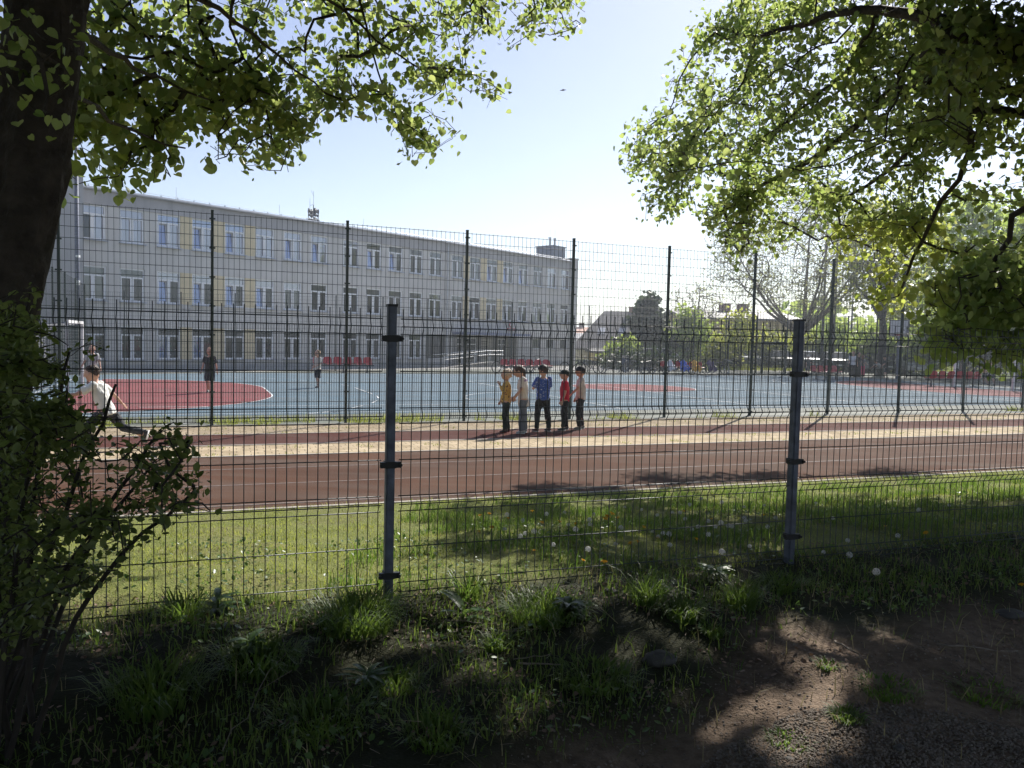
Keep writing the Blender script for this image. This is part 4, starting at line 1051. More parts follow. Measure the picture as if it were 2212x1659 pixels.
for k, (x, D, top, hw, kind, lb) in enumerate([
    (1345, 60, 742, 40, 'leaf_mid', 'low clipped hedge bush in front of the tiled house'),
    (1655, 66, 715, 55, 'leaf_yel', 'yellow green bush beside the right end of the yellow house'),
    (1810, 70, 690, 55, 'leaf_mid', 'round green bush under the bare tree to the right of its trunk'),
    (1555, 63, 728, 45, 'leaf_yel', 'loose yellow bush under the windows of the yellow house'),
    (1880, 60, 705, 55, 'leaf_mid', 'dark green bush behind the parked cars left of the backboard'),
    (2010, 56, 690, 60, 'leaf_mid', 'green bush directly right of the backboard'),
    (2120, 54, 680, 60, 'leaf_dark', 'dark bush behind the row of red seats at the right'),
    (2200, 52, 690, 60, 'leaf_mid', 'green bush behind the net of the right goal'),
    (1450, 62, 740, 38, 'leaf_dark', 'dark low bush at the foot of the spruce'),
    (1735, 72, 716, 48, 'leaf_yel', 'pale bush right behind the trunk of the bare tree')]):
    blobtree('bush', lb, x, D, top, hw, 800, M[kind], M['bark2'], 150, .32, 14, 50+k, .08, spread=.4, cat='bush')
blobtree('hedge', 'long low dark green hedge beside the pavement behind the bicycles', 1395, 54, 768, 100, 800, M['leaf_dark'], M['bark2'], 200, .3, 14, 70, .05, spread=.35, cat='hedge')
# far wood closing the horizon on the right
fq = np.random.RandomState(5); n = 5200
X = fq.uniform(22, 120, n); Y = 105+fq.uniform(-6, 10, n)-X*.25; Zt = fq.rand(n)**.8*(5.0+1.6*np.sin(X*.21)+1.1*np.sin(X*.53+1))
o = link('distant_wood', scatter_mesh('distant_wood', QUAD, QF, np.stack([X, Y, Zt], 1), rotmats(fq.rand(n)*6.28, fq.normal(0, 1, n), fq.normal(0, 1, n)), .8+.9*fq.rand(n), M['leaf_mid'])); tag(o, 'distant line of green trees closing the view on the right', 'wood', kind='stuff')

# ------------------------------------------------------------------ houses
def house(label, x0, x1, D, eave, ridge, wallm, roofm, depth, base=800, hip=0.0, chim=(), wins=(), rz=0.0, name='house', over=.4, wh=(1.1, .8)):
    c = at((x0+x1)/2, 735, D); k = D/FPX; W = (x1-x0)*k; ze = at((x0+x1)/2, eave, D).z; zr = at((x0+x1)/2, ridge, D).z; gz = 0
    h = thing(name, (c.x, c.y+depth/2, gz), label, 'house', rz=rz)
    mb = MB(); mb.box((0, 0, ze/2), (W, depth, ze)); 
    if not hip:
        for s in (-1, 1): mb.add([(s*W/2, -depth/2, ze), (s*W/2, depth/2, ze), (s*W/2, 0, zr-.1)], [(0, 1, 2)])
    mb.build('wall', wallm, h)
    mb = MB(); xr = W/2*(1-hip); xe = W/2+over; ye = depth/2+over
    top = [(-xe, -ye, ze-.05), (xe, -ye, ze-.05), (xr+ (over if not hip else 0), 0, zr), (-xr-(over if not hip else 0), 0, zr), (xe, ye, ze-.05), (-xe, ye, ze-.05)]
    mb.add(top+[(p[0], p[1], p[2]+.18) for p in top], [(6, 7, 8, 9), (10, 11, 9, 8), (3, 2, 1, 0), (2, 3, 5, 4), (0, 1, 7, 6), (4, 5, 11, 10), (1, 2, 8, 7), (2, 4, 10, 8), (5, 3, 9, 11), (3, 0, 6, 9)])
    rf = mb.build('roof', roofm, h)
    for cx, cw_, ch in chim:
        mb = MB(); mb.box((cx, .0, zr+ch/2-.5), (cw_, cw_*.8, ch+1)); mb.box((cx, 0, zr+ch+.04), (cw_+.15, cw_*.8+.15, .1)); mb.build('chimney', M['brick'], rf)
    for wx, wz in wins:
        f = MB(); f.box((wx, -depth/2-.02, wz), (wh[0]+.14, .06, wh[1]+.14)); fo = f.build('window', M['white_pvc'], h)
        f = MB(); f.box((wx, -depth/2-.04, wz), (wh[0], .06, wh[1])); f.build('pane', M['glass_dark'], fo)
    return h
h1 = house('house with steep dark tiled hip roof and two roof windows left of the spruce', 1270, 1440, 80, 757, 672, M['cream_house'], M['roof_tile'], 11, hip=.55, chim=((1.2, .6, .6),), rz=-.25)
for cx in (-1.6, .6):
    mb = MB(); mb.box((0, 0, 0), (.75, 1.1, .1)); s_ = mb.build('roof_window', M['zinc'], h1); s_.location = (cx, -3.2, 3.0); s_.rotation_euler = (R(34), 0, 0)
house('low house with pale grey tiled roof just right of the school', 1180, 1325, 92, 752, 722, M['cream_house'], M['roof_grey'], 10)
house('far house with orange roof and two brick chimneys over the pale grey roof', 1245, 1330, 150, 722, 708, M['cream_house'], M['roof_orange'], 10, chim=((-2.4, 1.0, .9), (1.6, 1.4, .8)))
house('yellow house with very low pitched dark roof and two chimneys behind the bare tree', 1470, 1712, 84, 690, 672, M['yellow_house'], M['roof_tile'], 9, chim=((-.2, 1.1, .9), (1.9, 1.1, .9)), wins=((-4.2, 2.3), (-2.0, 2.3), (1.6, 2.3), (4.0, 2.3)), rz=.12, over=.7)
house('low ochre outbuilding with flat roof behind the hedge', 1283, 1385, 76, 762, 758, M['yellow_house'], M['roof_tile'], 5)
# lamp posts
for k, (x, D, top, lb) in enumerate([(1776, 60, 400, 'tall thin light mast, left one of the pair beside the bare tree'), (1800, 60, 395, 'tall thin light mast, right one of the pair beside the bare tree'), (1838, 75, 640, 'short street lamp behind the parked cars')]):
    g = at(x, 735, D); t = thing('light_mast', (g.x, g.y, 0), lb, 'lamp post', 'light masts behind the court'); hh = at(x, top, D).z
    mb = MB(); mb.tube([(0, 0, 0), (0, 0, hh)], [.13, .07], 8); mb.build('pole_shaft', M['galv'], t, True)
    mb = MB(); mb.box((.3, 0, hh), (.7, .25, .12)); mb.build('lamp_head', M['dark_metal'], t)
# ------------------------------------------------------------------ red seats
def bench(label, P, n, rz, facing=1):
    t = thing('seat_row', (P[0], P[1], Zg(P[0], P[1])), label, 'seats', 'rows of red stadium seats', rz=rz)
    pw = .5
    mb = MB(); mb.box((0, 0, .36), (n*pw+.1, .07, .07)); mb.build('beam', M['dark_metal'], t)
    for x in (-n*pw/2+.3, 0, n*pw/2-.3):
        mb = MB(); mb.box((x, 0, .16), (.06, .06, .33)); mb.box((x, 0, .01), (.1, .45, .02)); mb.build('leg', M['dark_metal'], t)
    for k in range(n):
        mb = MB(); x = (k-(n-1)/2)*pw; w_ = .21
        prof_ = [(-.24*facing, .43, w_*.95), (-.2*facing, .455, w_), (0, .43, w_), (.12*facing, .42, w_), (.19*facing, .46, w_), (.22*facing, .58, w_), (.245*facing, .72, w_*.95), (.255*facing, .78, w_*.8)]
        V = []; 
        for (y, z, ww) in prof_:
            for j in range(5):
                u = -1+j*.5; e = abs(u)**3
                V.append((x+u*ww, y-facing*.04*e*(1 if z > .46 else 0), z+(.035*e if z < .47 else -.02*e)))
        F = [(i*5+j, i*5+j+1, (i+1)*5+j+1, (i+1)*5+j) for i in range(len(prof_)-1) for j in range(4)]
        mb.add(V, F)
        V2 = [(a, b+.02*facing, c-.022) for a, b, c in V]; mb.add(V2, [f[::-1] for f in F])
        o = mb.build('seat', M['red_plastic'], t, True)
    return t
yawF = math.atan2(TD.y, TD.x)
def spot(x, D): g = at(x, 735, D); return (g.x, g.y)
bench('row of six red seats before the school, behind the boy in cream shirt', spot(742, 39.0), 6, yawF)
bench('row of six red seats by the bicycles, above the heads of the queue', spot(1139, 42.6), 6, yawF)
bench('row of six red plastic seats strewn with jackets, left of the gate frame', spot(1478, 46.2), 6, yawF)
bench('row of four red plastic seats between the standing adults', spot(1788, 43.8), 4, yawF)
bench('row of six bright red plastic seats beside the right goal, seen from behind', spot(2062, 38.5), 6, yawF-.18, -1)
# jackets and bags on the third row
for k, (x, c, lb) in enumerate([(1448, (.6, .6, .62), 'white jacket draped over the red seats with clothes, leftmost of them'), (1478, (.03, .1, .5), 'bright blue jacket draped over the red seats'), (1503, (.65, .33, .03), 'orange jacket draped over the red seats'), (1537, (.08, .05, .12), 'dark jacket lying on the red seats, rightmost of them')]):
    p = Vector((*spot(x, 46.0+(x-1478)*.006), 0)); t = thing('jacket', p, lb, 'jacket', 'clothes left on the seats', rz=yawF)
    mb = MB(); q = random.Random(k); V = []; n_, m_ = 9, 9
    for i in range(n_):
        for j in range(m_):
            u = (i/(n_-1)-.5)*.46; s = j/(m_-1)
            y = -.3+.42*s; z = .5+.06*math.sin(u*20+k)+(.32*sm((s-.45)/.3)) - (.22*sm((.2-s)/.2)) - 1.9*u*u*.5
            V.append((u+.02*math.sin(j*2+k), y+.02*math.sin(u*30), z+q.uniform(-.015, .015)))
    F = [(i*m_+j, (i+1)*m_+j, (i+1)*m_+j+1, i*m_+j+1) for i in range(n_-1) for j in range(m_-1)]
    b = len(V); mb.add(V+[(a, y+.03, z-.03) for a, y, z in V], F+[tuple(b+i for i in f[::-1]) for f in F]); mb.build('cloth', mat('jacket_cloth_%d' % k, c, .8, 0, .15, 9), t, True)
    mb = MB(); mb.tube([(-.2, -.1, .55), (-.3, -.22, .42), (-.31, -.25, .25)], [.06, .05, .045], 7); mb.tube([(.2, -.1, .55), (.29, -.2, .42), (.3, -.26, .3)], [.06, .05, .045], 7); mb.build('sleeve', M['dark_metal'] if k == 3 else mat('sleeve_cloth_%d' % k, c, .8), t, True)

# ------------------------------------------------------------------ bicycles
M['tyre'] = mat('tyre_rubber', (.012, .012, .012), .8, 0, .1)
def torus(mb, c, R_, r_, n=28, m_=6, nrm='y'):
    pts = [(c[0]+R_*math.cos(2*math.pi*i/n), c[1], c[2]+R_*math.sin(2*math.pi*i/n)) for i in range(n+1)]
    mb.tube(pts, r_, m_, False, ref=(0, 1, 0))
def make_bike(col, s=1.0):
    t = empty('bicycle'); fm = mat('bicycle_frame_paint', col, .35, .2, .05)
    Rw = .33
    for x in (-.52, .52):
        mb = MB(); torus(mb, (x, 0, Rw), Rw-.02, .024); w_ = mb.build('wheel', M['tyre'], t)
        mb = MB(); torus(mb, (x, 0, Rw), Rw-.045, .011, 28, 4); mb.tube([(x, -.05, Rw), (x, .05, Rw)], .022, 6)
        for k in range(14): a = k*math.pi/7; mb.tube([(x, .0, Rw), (x+(Rw-.05)*math.cos(a), 0, Rw+(Rw-.05)*math.sin(a))], .0025, 3, False)
        mb.build('rim', M['chrome'], w_)
    mb = MB(); bb = (-.08, 0, .3); st = (-.2, 0, .72); hd = (.33, 0, .78); hb = (.36, 0, .66); ra = (-.52, 0, Rw); fa = (.52, 0, Rw)
    for a, b, r in ((bb, st, .018), (st, hd, .018), (bb, hb, .022), (hd, hb, .022), (bb, (-.52, .05, Rw), .01), (bb, (-.52, -.05, Rw), .01), (st, (-.52, .05, Rw), .009), (st, (-.52, -.05, Rw), .009), ((.36, .05, .64), (.52, .05, Rw), .014), ((.36, -.05, .64), (.52, -.05, Rw), .014), ((.36, -.06, .65), (.36, .06, .65), .015)): mb.tube([a, b], r, 6)
    mb.build('frame', fm, t)
    mb = MB(); mb.tube([st, (-.225, 0, .88)], .013, 5); mb.tube([(-.36, 0, .9), (-.3, 0, .92), (-.2, 0, .915), (-.08, 0, .9)], [(.02, .06), (.03, .075), (.025, .04), (.012, .018)], 8, ref=(0, 0, 1)); mb.build('saddle', M['tyre'], t, True)
    mb = MB(); mb.tube([hd, (.3, 0, .92)], .014, 5); mb.tube([(.2, -.3, .97), (.31, -.16, .96), (.32, 0, .94), (.31, .16, .96), (.2, .3, .97)], .012, 6); mb.build('handlebar', M['rubber_black'], t)
    mb = MB(); torus(mb, (-.08, .04, .3), .09, .008, 16, 4); mb.tube([(-.08, .05, .3), (-.08+.12, .08, .22)], .01, 4); mb.tube([(-.08, -.05, .3), (-.2, -.08, .38)], .01, 4); mb.box((.04, .13, .215), (.09, .09, .02)); mb.box((-.2, -.13, .385), (.09, .09, .02)); mb.build('crank', M['chrome'], t)
    return t
bl = [(1090, 42.8, 'black bicycle at the left end of the parked bicycles beside the school steps'), (1122, 43.6, 'dark bicycle half hidden behind the second row of red seats'), (1160, 43.9, 'dark bicycle standing behind the middle of the second row of red seats'), (1238, 44.2, 'black bicycle just right of the second row of red seats'),
      (1275, 44.6, 'dark bicycle with tall handlebar right of the school corner'), (1318, 45.0, 'black bicycle alone in the gap before the crowded rack'), (1352, 45.4, 'dark blue bicycle, first of the crowded rack before the white car'), (1376, 45.8, 'black bicycle, middle of the crowded rack before the white car'), (1400, 46.2, 'dark bicycle, last of the crowded rack before the white car'),
      (1425, 46.7, 'dark bicycle leaning by the left end of the seats with clothes'), (1512, 47.0, 'black bicycle behind the seats with clothes'), (1552, 47.2, 'bicycle with yellow wheel rims at the right end of the seats with clothes')]
proto = {}
cols = [(.015, .015, .018), (.02, .03, .06), (.05, .05, .055)]
for k, (x, D, lb) in enumerate(bl):
    c = k % 3
    if c not in proto: proto[c] = o = make_bike(cols[c])
    else: o = copy_tree(proto[c])
    p = spot(x, D); o.location = (p[0], p[1], Zg(*p)); o.rotation_euler = (R((4, -5, 3)[k % 3]), 0, yawF+(.25, -.3, .6, .05, 2.9, .2, .9, 2.6, .4, .1, 3.2, .0)[k])
    tag(o, lb, 'bicycle', 'bicycles parked along the fence')
# kick scooter
t = thing('kick_scooter', (*spot(1612-45, 46.6), 0), 'black kick scooter standing alone right of the seats with clothes', 'scooter', rz=.4)
mb = MB(); mb.box((0, 0, .1), (.5, .11, .02)); mb.build('deck', M['rubber_black'], t)
mb = MB(); mb.tube([(.33, 0, .08), (.27, 0, .9)], .017, 6); mb.tube([(.27, -.2, .9), (.27, .2, .9)], .014, 6); mb.tube([(.25, 0, .1), (.31, 0, .2)], .015, 5); mb.build('steering_column', M['chrome'], t)
for x in (-.3, .34): mb = MB(); mb.tube([(x, -.015, .06), (x, .015, .06)], .06, 14); mb.build('wheel', M['tyre'], t)

# ------------------------------------------------------------------ goals with nets
M['net'] = mat('net_cord', (.5, .5, .48), .8)
def goal(label, C, ax, right=True):
    """C goal centre on the ground, ax direction from the field into the net"""
    t = thing('handball_goal', (C[0], C[1], Zg(C[0], C[1])+.005), label, 'goal', 'handball goals', rz=math.atan2(ax[1], ax[0]))
    for y in (-1.5, 1.5):
        mb = MB(); mb.box((0, y, 1.0), (.08, .08, 2.0)); mb.build('goal_post', M['white_paint'], t)
        mb = MB(); mb.tube([(.05, y, 2.0), (.75, y, 1.95), (1.0, y, 1.4), (1.1, y, .03), (.05, y, .03)], .018, 6); mb.build('net_bow', M['galv'], t)
    mb = MB(); mb.box((0, 0, 2.04), (.08, 3.08, .08)); mb.build('crossbar', M['white_paint'], t)
    mb = MB(); mb.tube([(1.1, -1.5, .03), (1.1, 1.5, .03)], .018, 6); mb.build('ground_bar', M['galv'], t)
    mb = MB(); prof_ = [(.05, 2.0), (.4, 1.98), (.75, 1.93), (.92, 1.65), (1.0, 1.35), (1.03, 1.0), (1.07, .6), (1.08, .3), (1.1, .04)]
    def pf(s):
        s *= len(prof_)-1; i = min(int(s), len(prof_)-2); f = s-i; a, b = prof_[i], prof_[i+1]; return a[0]*(1-f)+b[0]*f, a[1]*(1-f)+b[1]*f
    for k in range(31):
        y = -1.5+k*.1; mb.tube([(lambda c: (c[0]-.04*math.sin(k*1.3+j), y+.02*math.sin(j*1.7+k), c[1]))(pf(j/12)) for j in range(13)], .0035, 3, False)
    for j in range(1, 30):
        c = pf(j/30); mb.tube([(c[0]-.05*math.sin(k*.9+j*.4), -1.5+k*.3, c[1]-.03*math.sin(k*2.1)) for k in range(11)], .0035, 3, False)
    for y in (-1.5, 1.5):
        for k in range(1, 20):
            z = k*.1; xm = max([pf(s/60)[0] for s in range(61) if pf(s/60)[1] >= z] or [.1]); mb.tube([(.04, y, z), (xm/2, y+.03*math.sin(k), z-.02), (xm, y, z)], .0035, 3, False)
        for k in range(1, 11):
            x = k*.1; zz = [pf(s/60)[1] for s in range(61) if pf(s/60)[0] <= x]; mb.tube([(x, y, .03), (x, y+.02, 1), (x, y, min(zz) if x > .75 else 1.95)], .0035, 3, False)
    n = mb.build('net', M['net'], t); return t
goal('white handball goal with net at the left end of the court beside the tree trunk', cw(LG-.05, 0), (-CA.x, -CA.y))
goal('handball goal with net at the right end of the court beside the red seats', cw(RG+.05, 0), (CA.x, CA.y))
# basketball hoops
def hoop(label, base, face, H=3.05):
    t = thing('basketball_hoop', (base[0], base[1], 0), label, 'basketball hoop', rz=math.atan2(face[1], face[0]))
    mb = MB(); mb.tube([(0, 0, 0), (0, 0, H+.3)], .07, 8); mb.tube([(0, 0, H+.2), (1.1, 0, H+.45)], .04, 6); mb.tube([(0, 0, H-.5), (1.1, 0, H+.1)], .03, 6); mb.build('post', M['galv'], t)
    mb = MB(); mb.box((1.15, 0, H+.4), (.04, 1.0, .95)); b_ = mb.build('backboard', mat('backboard_white', (.5, .5, .5), .6), t)
    mb = MB()
    for z in (H+.12, H+.5): mb.box((1.175, 0, z), (.012, .44, .03))
    for y in (-.2, .2): mb.box((1.175, y, H+.31), (.012, .03, .35))
    for z in (H-.04, H+.84): mb.box((1.175, 0, z), (.012, .96, .03))
    for y in (-.47, .47): mb.box((1.175, y, H+.4), (.012, .03, .85))
    mb.build('target_square', M['rubber_black'], b_)
    mb = MB(); pts = [(1.42+.225*math.cos(a*math.pi/8), .225*math.sin(a*math.pi/8), H) for a in range(17)]; mb.tube(pts, .018, 5, False); mb.box((1.2, 0, H), (.08, .2, .1)); mb.build('rim', M['red_plastic'], t)
    mb = MB()
    for k in range(12): a = k*math.pi/6; mb.tube([(1.42+.22*math.cos(a), .22*math.sin(a), H), (1.42+.13*math.cos(a+.5), .13*math.sin(a+.5), H-.4)], .006, 3, False); mb.tube([(1.42+.22*math.cos(a), .22*math.sin(a), H), (1.42+.13*math.cos(a-.5), .13*math.sin(a-.5), H-.4)], .006, 3, False)
    mb.build('net', M['net'], t)
p = spot(1941, 46.8); hoop('basketball hoop with white backboard at the far right side of the court', p, (-.45, -.9), 2.62)

# ------------------------------------------------------------------ cars
M['car_glass'] = glassmat('car_glass', (.015, .018, .02), .1)
def make_car(col, name='parked_car'):
    t = empty(name); pm = mat('car_paint', col, .25, .3, .02); L, W, H = 4.2, 1.72, 1.48
    low = [(-2.1, .32), (-2.1, .62), (-2.0, .82), (-1.6, .92), (-.9, .96), (1.75, .98), (2.05, .88), (2.1, .6), (2.1, .32)]
    mb = MB(); 
    sec = []
    for yy, sx, dz in ((-.86, .965, 0), (-.8, .99, .02), (-.4, 1, .035), (.4, 1, .035), (.8, .99, .02), (.86, .965, 0)): sec.append([(x*sx, yy, z+(dz if z > .7 else 0)) for x, z in low])
    n = len(low); V = [p for s in sec for p in s]; F = [tuple(range(n-1, -1, -1)), tuple(5*n+i for i in range(n))]
    for k in range(5):
        for i in range(n): F.append((k*n+i, k*n+(i+1) % n, (k+1)*n+(i+1) % n, (k+1)*n+i))
    mb.add(V, F)
    cab = [(-1.15, .95), (-.5, 1.42), (.0, 1.48), (1.0, 1.45), (1.75, 1.0)]
    def cabin(s, inset): return [(x, s*(.8-(z-.95)*.42-inset), z) for x, z in cab]
    a, b = cabin(-1, 0), cabin(1, 0); mb.add([a[1], a[2], a[3], b[1], b[2], b[3]], [(0, 1, 4, 3), (1, 2, 5, 4)])
    for s in (a, b):
        for i, j, r in ((0, 1, .035), (3, 4, .05), (1, 3, .03)): mb.tube([s[i], s[j]], r, 5)
        mid = Vector(s[2]); mb.tube([(mid.x+.15, s[0][1], .95), mid+Vector((.1, 0, 0))], .035, 4)
    mb.build('body', pm, t, False)
    g = MB(); g.add([a[0], a[1], b[1], b[0]], [(0, 3, 2, 1)]); g.build('windscreen', M['car_glass'], t)
    g = MB(); g.add([a[3], a[4], b[4], b[3]], [(0, 3, 2, 1)]); g.build('rear_window', M['car_glass'], t)
    for s in (a, b): g = MB(); g.add(s, [tuple(range(5))]); g.build('side_window', M['car_glass'], t)
    for x in (-1.35, 1.3):
        for y in (-.8, .8):
            mb = MB(); mb.tube([(x, y-.1, .31), (x, y+.1, .31)], .31, 18); w_ = mb.build('wheel', M['tyre'], t); mb = MB(); mb.tube([(x, y-.11, .31), (x, y+.11, .31)], .19, 12); mb.build('rim', M['chrome'], w_)
    for y in (-.62, .62):
        mb = MB(); mb.ell((-2.03, y, .7), (.08, .2, .08), 10, 6); mb.build('headlight', M['chrome'], t); mb = MB(); mb.box((2.06, y, .8), (.06, .22, .14)); mb.build('tail_light', M['red_plastic'], t)
    mb = MB(); mb.box((-2.12, 0, .5), (.02, .5, .11)); mb.build('number_plate', M['white_paint'], t)
    return t
cars = [(1408, 56, (.45, .45, .46), 0, 'pale silver car behind the bicycles left of the seats with clothes'), (1571, 64, (.02, .02, .025), 1.4, 'dark car, first of the row behind the far fence'), (1612, 65, (.25, .27, .3), 1.5, 'grey car with sloping windscreen, second of the row behind the far fence'), (1686, 63, (.03, .03, .035), 1.35, 'black car left of the bare tree trunk'), (1745, 62, (.3, .32, .35), 1.5, 'grey car immediately right of the galvanised post'),
        (1800, 60, (.04, .045, .06), 1.45, 'dark blue car behind the adults in white and black'), (1840, 60, (.35, .35, .36), 1.4, 'silver car behind the woman in the white shirt'), (1893, 59, (.1, .11, .13), 1.6, 'charcoal car below the basketball backboard'), (1962, 57, (.5, .5, .5), 1.5, 'light silver car right of the basketball post')]
pc = {}
for k, (x, D, c, rz, lb) in enumerate(cars):
    o = make_car(c) if k < 9 else None
    p = spot(x, D); o.location = (p[0], p[1], 0); o.rotation_euler = (0, 0, rz); tag(o, lb, 'car', 'cars parked behind the far fence')
# bird
p = at(1216, 196, 30); t = thing('bird', p, 'small dark bird gliding high in the open sky', 'bird', rz=.3)
mb = MB(); mb.tube([(-.12, 0, 0), (0, 0, .02), (.13, 0, .05)], [.008, .028, .008], 6); mb.add([(0, 0, .03), (.06, 0, .03), (.1, .2, .08), (.02, .32, .1), (-.02, .18, .07)], [(0, 1, 2, 3, 4)]); mb.add([(0, 0, .03), (.06, 0, .03), (-.04, -.2, .0), (-.14, -.32, -.05), (-.1, -.18, -.02)], [(0, 1, 2, 3, 4)]); mb.build('bird_body', M['wood_dark'], t)
# notice box and bin near the entrance
t = thing('litter_bin', (*spot(1352, 47.5), 0), 'pale grey rectangular litter bin by the hedge', 'bin'); mb = MB(); mb.box((0, 0, .5), (.45, .4, .9)); mb.build('bin_body', M['galv'], t); mb = MB(); mb.box((0, 0, 1.0), (.5, .45, .08)); mb.build('bin_lid', M['dark_metal'], t)
# ------------------------------------------------------------------ people
def bake(mb, name, mats, voxel, parent, smooth=True, extra=None):
    me = mb.mesh(name+'_src', mats[0] if isinstance(mats, list) else mats, True)
    o = bpy.data.objects.new('tmp', me); COL.objects.link(o)
    md = o.modifiers.new('r', 'REMESH'); md.mode = 'VOXEL'; md.voxel_size = voxel; md.use_smooth_shade = True
    s2 = o.modifiers.new('s', 'SMOOTH'); s2.factor = .5; s2.iterations = 3
    dg = bpy.context.evaluated_depsgraph_get(); dg.update()
    m2 = bpy.data.meshes.new_from_object(o.evaluated_get(dg)); m2.name = name
    bpy.data.objects.remove(o); bpy.data.meshes.remove(me)
    if extra:
        bm = bmesh.new(); bm.from_mesh(m2)
        for e in extra: bm.from_mesh(e)
        bm.to_mesh(m2); bm.free()
    m2.materials.clear()
    for mm in (mats if isinstance(mats, list) else [mats]): m2.materials.append(mm)
    m2.polygons.foreach_set('use_smooth', [True]*len(m2.polygons))
    return link(name, m2, parent)
def wrinkle(o, amp, seed=0):
    from mathutils import noise
    me = o.data; nn_ = [v.normal.copy() for v in me.vertices]
    for v, n in zip(me.vertices, nn_):
        c = v.co; d = noise.noise(Vector((c.x*16+seed, c.y*16, c.z*7)))+.5*noise.noise(Vector((c.x*34, c.y*34+seed, c.z*20)))
        v.co = c+n*amp*d
    me.update()
def person(label, pos, face, H, pose, shirt, pants, hair=('short', (.03, .02, .015)), shoes=(.02, .02, .02), cap=None, long_sleeve=False, shorts=False, vox=.012, wide=1.0, skirt=False, group='children in the school grounds', print_=None, skin=None, headlean=0.0, headyaw=0.0):
    t = thing('person', pos, label, 'person', group, rz=face)
    sk = skin or M['skin']; P = pose
    V3 = Vector
    def dirv(p, ab, s): return V3((math.sin(p)*math.cos(ab), s*math.sin(ab), -math.cos(p)*math.cos(ab)))
    g = lambda k, d=0: R(P.get(k, d))
    hipz = .5*H; legs = {}
    for s, n in ((1, 'L'), (-1, 'R')):
        hp = V3((0, s*.052*H*wide, hipz)); a, b = g('leg'+n, 0), g('knee'+n, 4); sp = g('spread'+n, 3)
        kn = hp+dirv(a, sp, s)*.235*H; an = kn+dirv(a-b, sp*.5, s)*.22*H; legs[n] = [hp, kn, an, a-b]
    low = min(l[2].z-(.0 if P.get('tip'+n, 0) == 0 else 0) for n, l in legs.items()); dz = .042*H-low
    for l in legs.values():
        for k in range(3): l[k] = l[k]+V3((0, 0, dz))
    pel = V3((0, 0, hipz+dz)); ln = g('lean', 0); tw = g('twist', 0)
    up = V3((math.sin(ln), 0, math.cos(ln))); fw = V3((math.cos(ln), 0, -math.sin(ln)))
    che = pel+up*.2*H; shc = pel+up*.305*H; nk = pel+up*.345*H
    hl = ln*.6+R(headlean); hup = V3((math.sin(hl), 0, math.cos(hl))); hfw = V3((math.cos(hl), 0, -math.sin(hl)))
    hc = nk+hup*.085*H+hfw*.012*H
    side = V3((math.sin(tw)*1, math.cos(tw), 0)); side = V3((-math.sin(tw), math.cos(tw), 0))
    arms = {}
    for s, n in ((1, 'L'), (-1, 'R')):
        sh = shc+side*s*.098*H*wide-up*.01*H; a, ab, e, ab2 = g('arm'+n, 5), g('abd'+n, 8), g('elb'+n, 12), g('fab'+n, P.get('abd'+n, 8))
        el = sh+dirv(a, ab, s)*.16*H; wr_ = el+dirv(a+e, ab2, s)*.14*H; arms[n] = [sh, el, wr_, dirv(a+e, ab2, s)]
    b = MB()
    b.tube([pel-up*.03*H, pel+up*.05*H, che, shc-up*.01*H, nk-up*.01*H], [(.058*H, .082*H), (.052*H, .075*H), (.06*H, .085*H*wide), (.045*H, .08*H*wide), (.028*H, .03*H)], 14, ref=fw)
    b.tube([nk-up*.04*H, nk+hup*.04*H], .03*H, 10)
    hy = R(headyaw); hs0 = V3((0, 1, 0)); hf2 = hfw*math.cos(hy)+hs0*math.sin(hy); hs = hup.cross(hf2)
    HM = Matrix((hf2, hs, hup)).transposed(); hr = H*(.07 if H < 1.45 else .06)
    b.ell(hc, (hr*1.08, hr*.88, hr*1.22), 16, 12, HM)
    b.ell(hc+HM@V3((hr*.55, 0, -hr*.62)), (hr*.48, hr*.5, hr*.45), 10, 8, HM)
    b.ell(hc+HM@V3((hr*1.1, 0, -hr*.12)), (hr*.22, hr*.15, hr*.26), 8, 6, HM)
    for s in (-1, 1): b.ell(hc+HM@V3((-.02*hr, s*hr*.9, -hr*.08)), (hr*.2, hr*.12, hr*.3), 8, 6, HM)
    for n, (hp, kn, an, sa) in legs.items():
        b.tube([hp+V3((0, 0, .02*H)), hp.lerp(kn, .5), kn, kn.lerp(an, .35), an], [.055*H, .048*H, .035*H, .036*H, .022*H], 12)
        b.ell(an+V3((.03*H, 0, -.02*H)), (.055*H, .022*H, .02*H), 10, 6)
    fing = MB()
    for n, (sh, el, wr_, d) in arms.items():
        b.tube([sh, sh.lerp(el, .5), el, el.lerp(wr_, .4), wr_], [.03*H, .026*H, .021*H, .021*H, .014*H], 10); b.ell(sh, (.034*H,)*3, 10, 8)
        d = d.normalized(); s = 1 if n == 'L' else -1
        palm_n = V3((0, s, 0)); pw = d.cross(palm_n).normalized() if abs(d.dot(palm_n)) < .95 else V3((0, 0, 1)); palm_n = pw.cross(d).normalized()
        if P.get('open'+n): pw, palm_n = palm_n, pw
        PM = Matrix((d, pw, palm_n)).transposed(); pc_ = wr_+d*.026*H
        b.ell(pc_, (.032*H, .021*H, .011*H), 10, 6, PM)
        cu = R(18 if P.get('open'+n) else 30)
        for k, (off, ln_) in enumerate(((-.015, .034), (-.005, .039), (.005, .037), (.0145, .029))):
            p0 = wr_+d*.05*H+pw*off*H; spd = pw*off*(14 if P.get('open'+n) else 4)*.3
            d1 = (d+spd).normalized(); p1 = p0+d1*ln_*.5*H; d2 = (d1*math.cos(cu)-palm_n*s*math.sin(cu)).normalized(); p2 = p1+d2*ln_*.45*H
            fing.tube([p0-d*.012*H, p0, p1, p2], [.0062*H, .0062*H, .0056*H, .0042*H], 6)
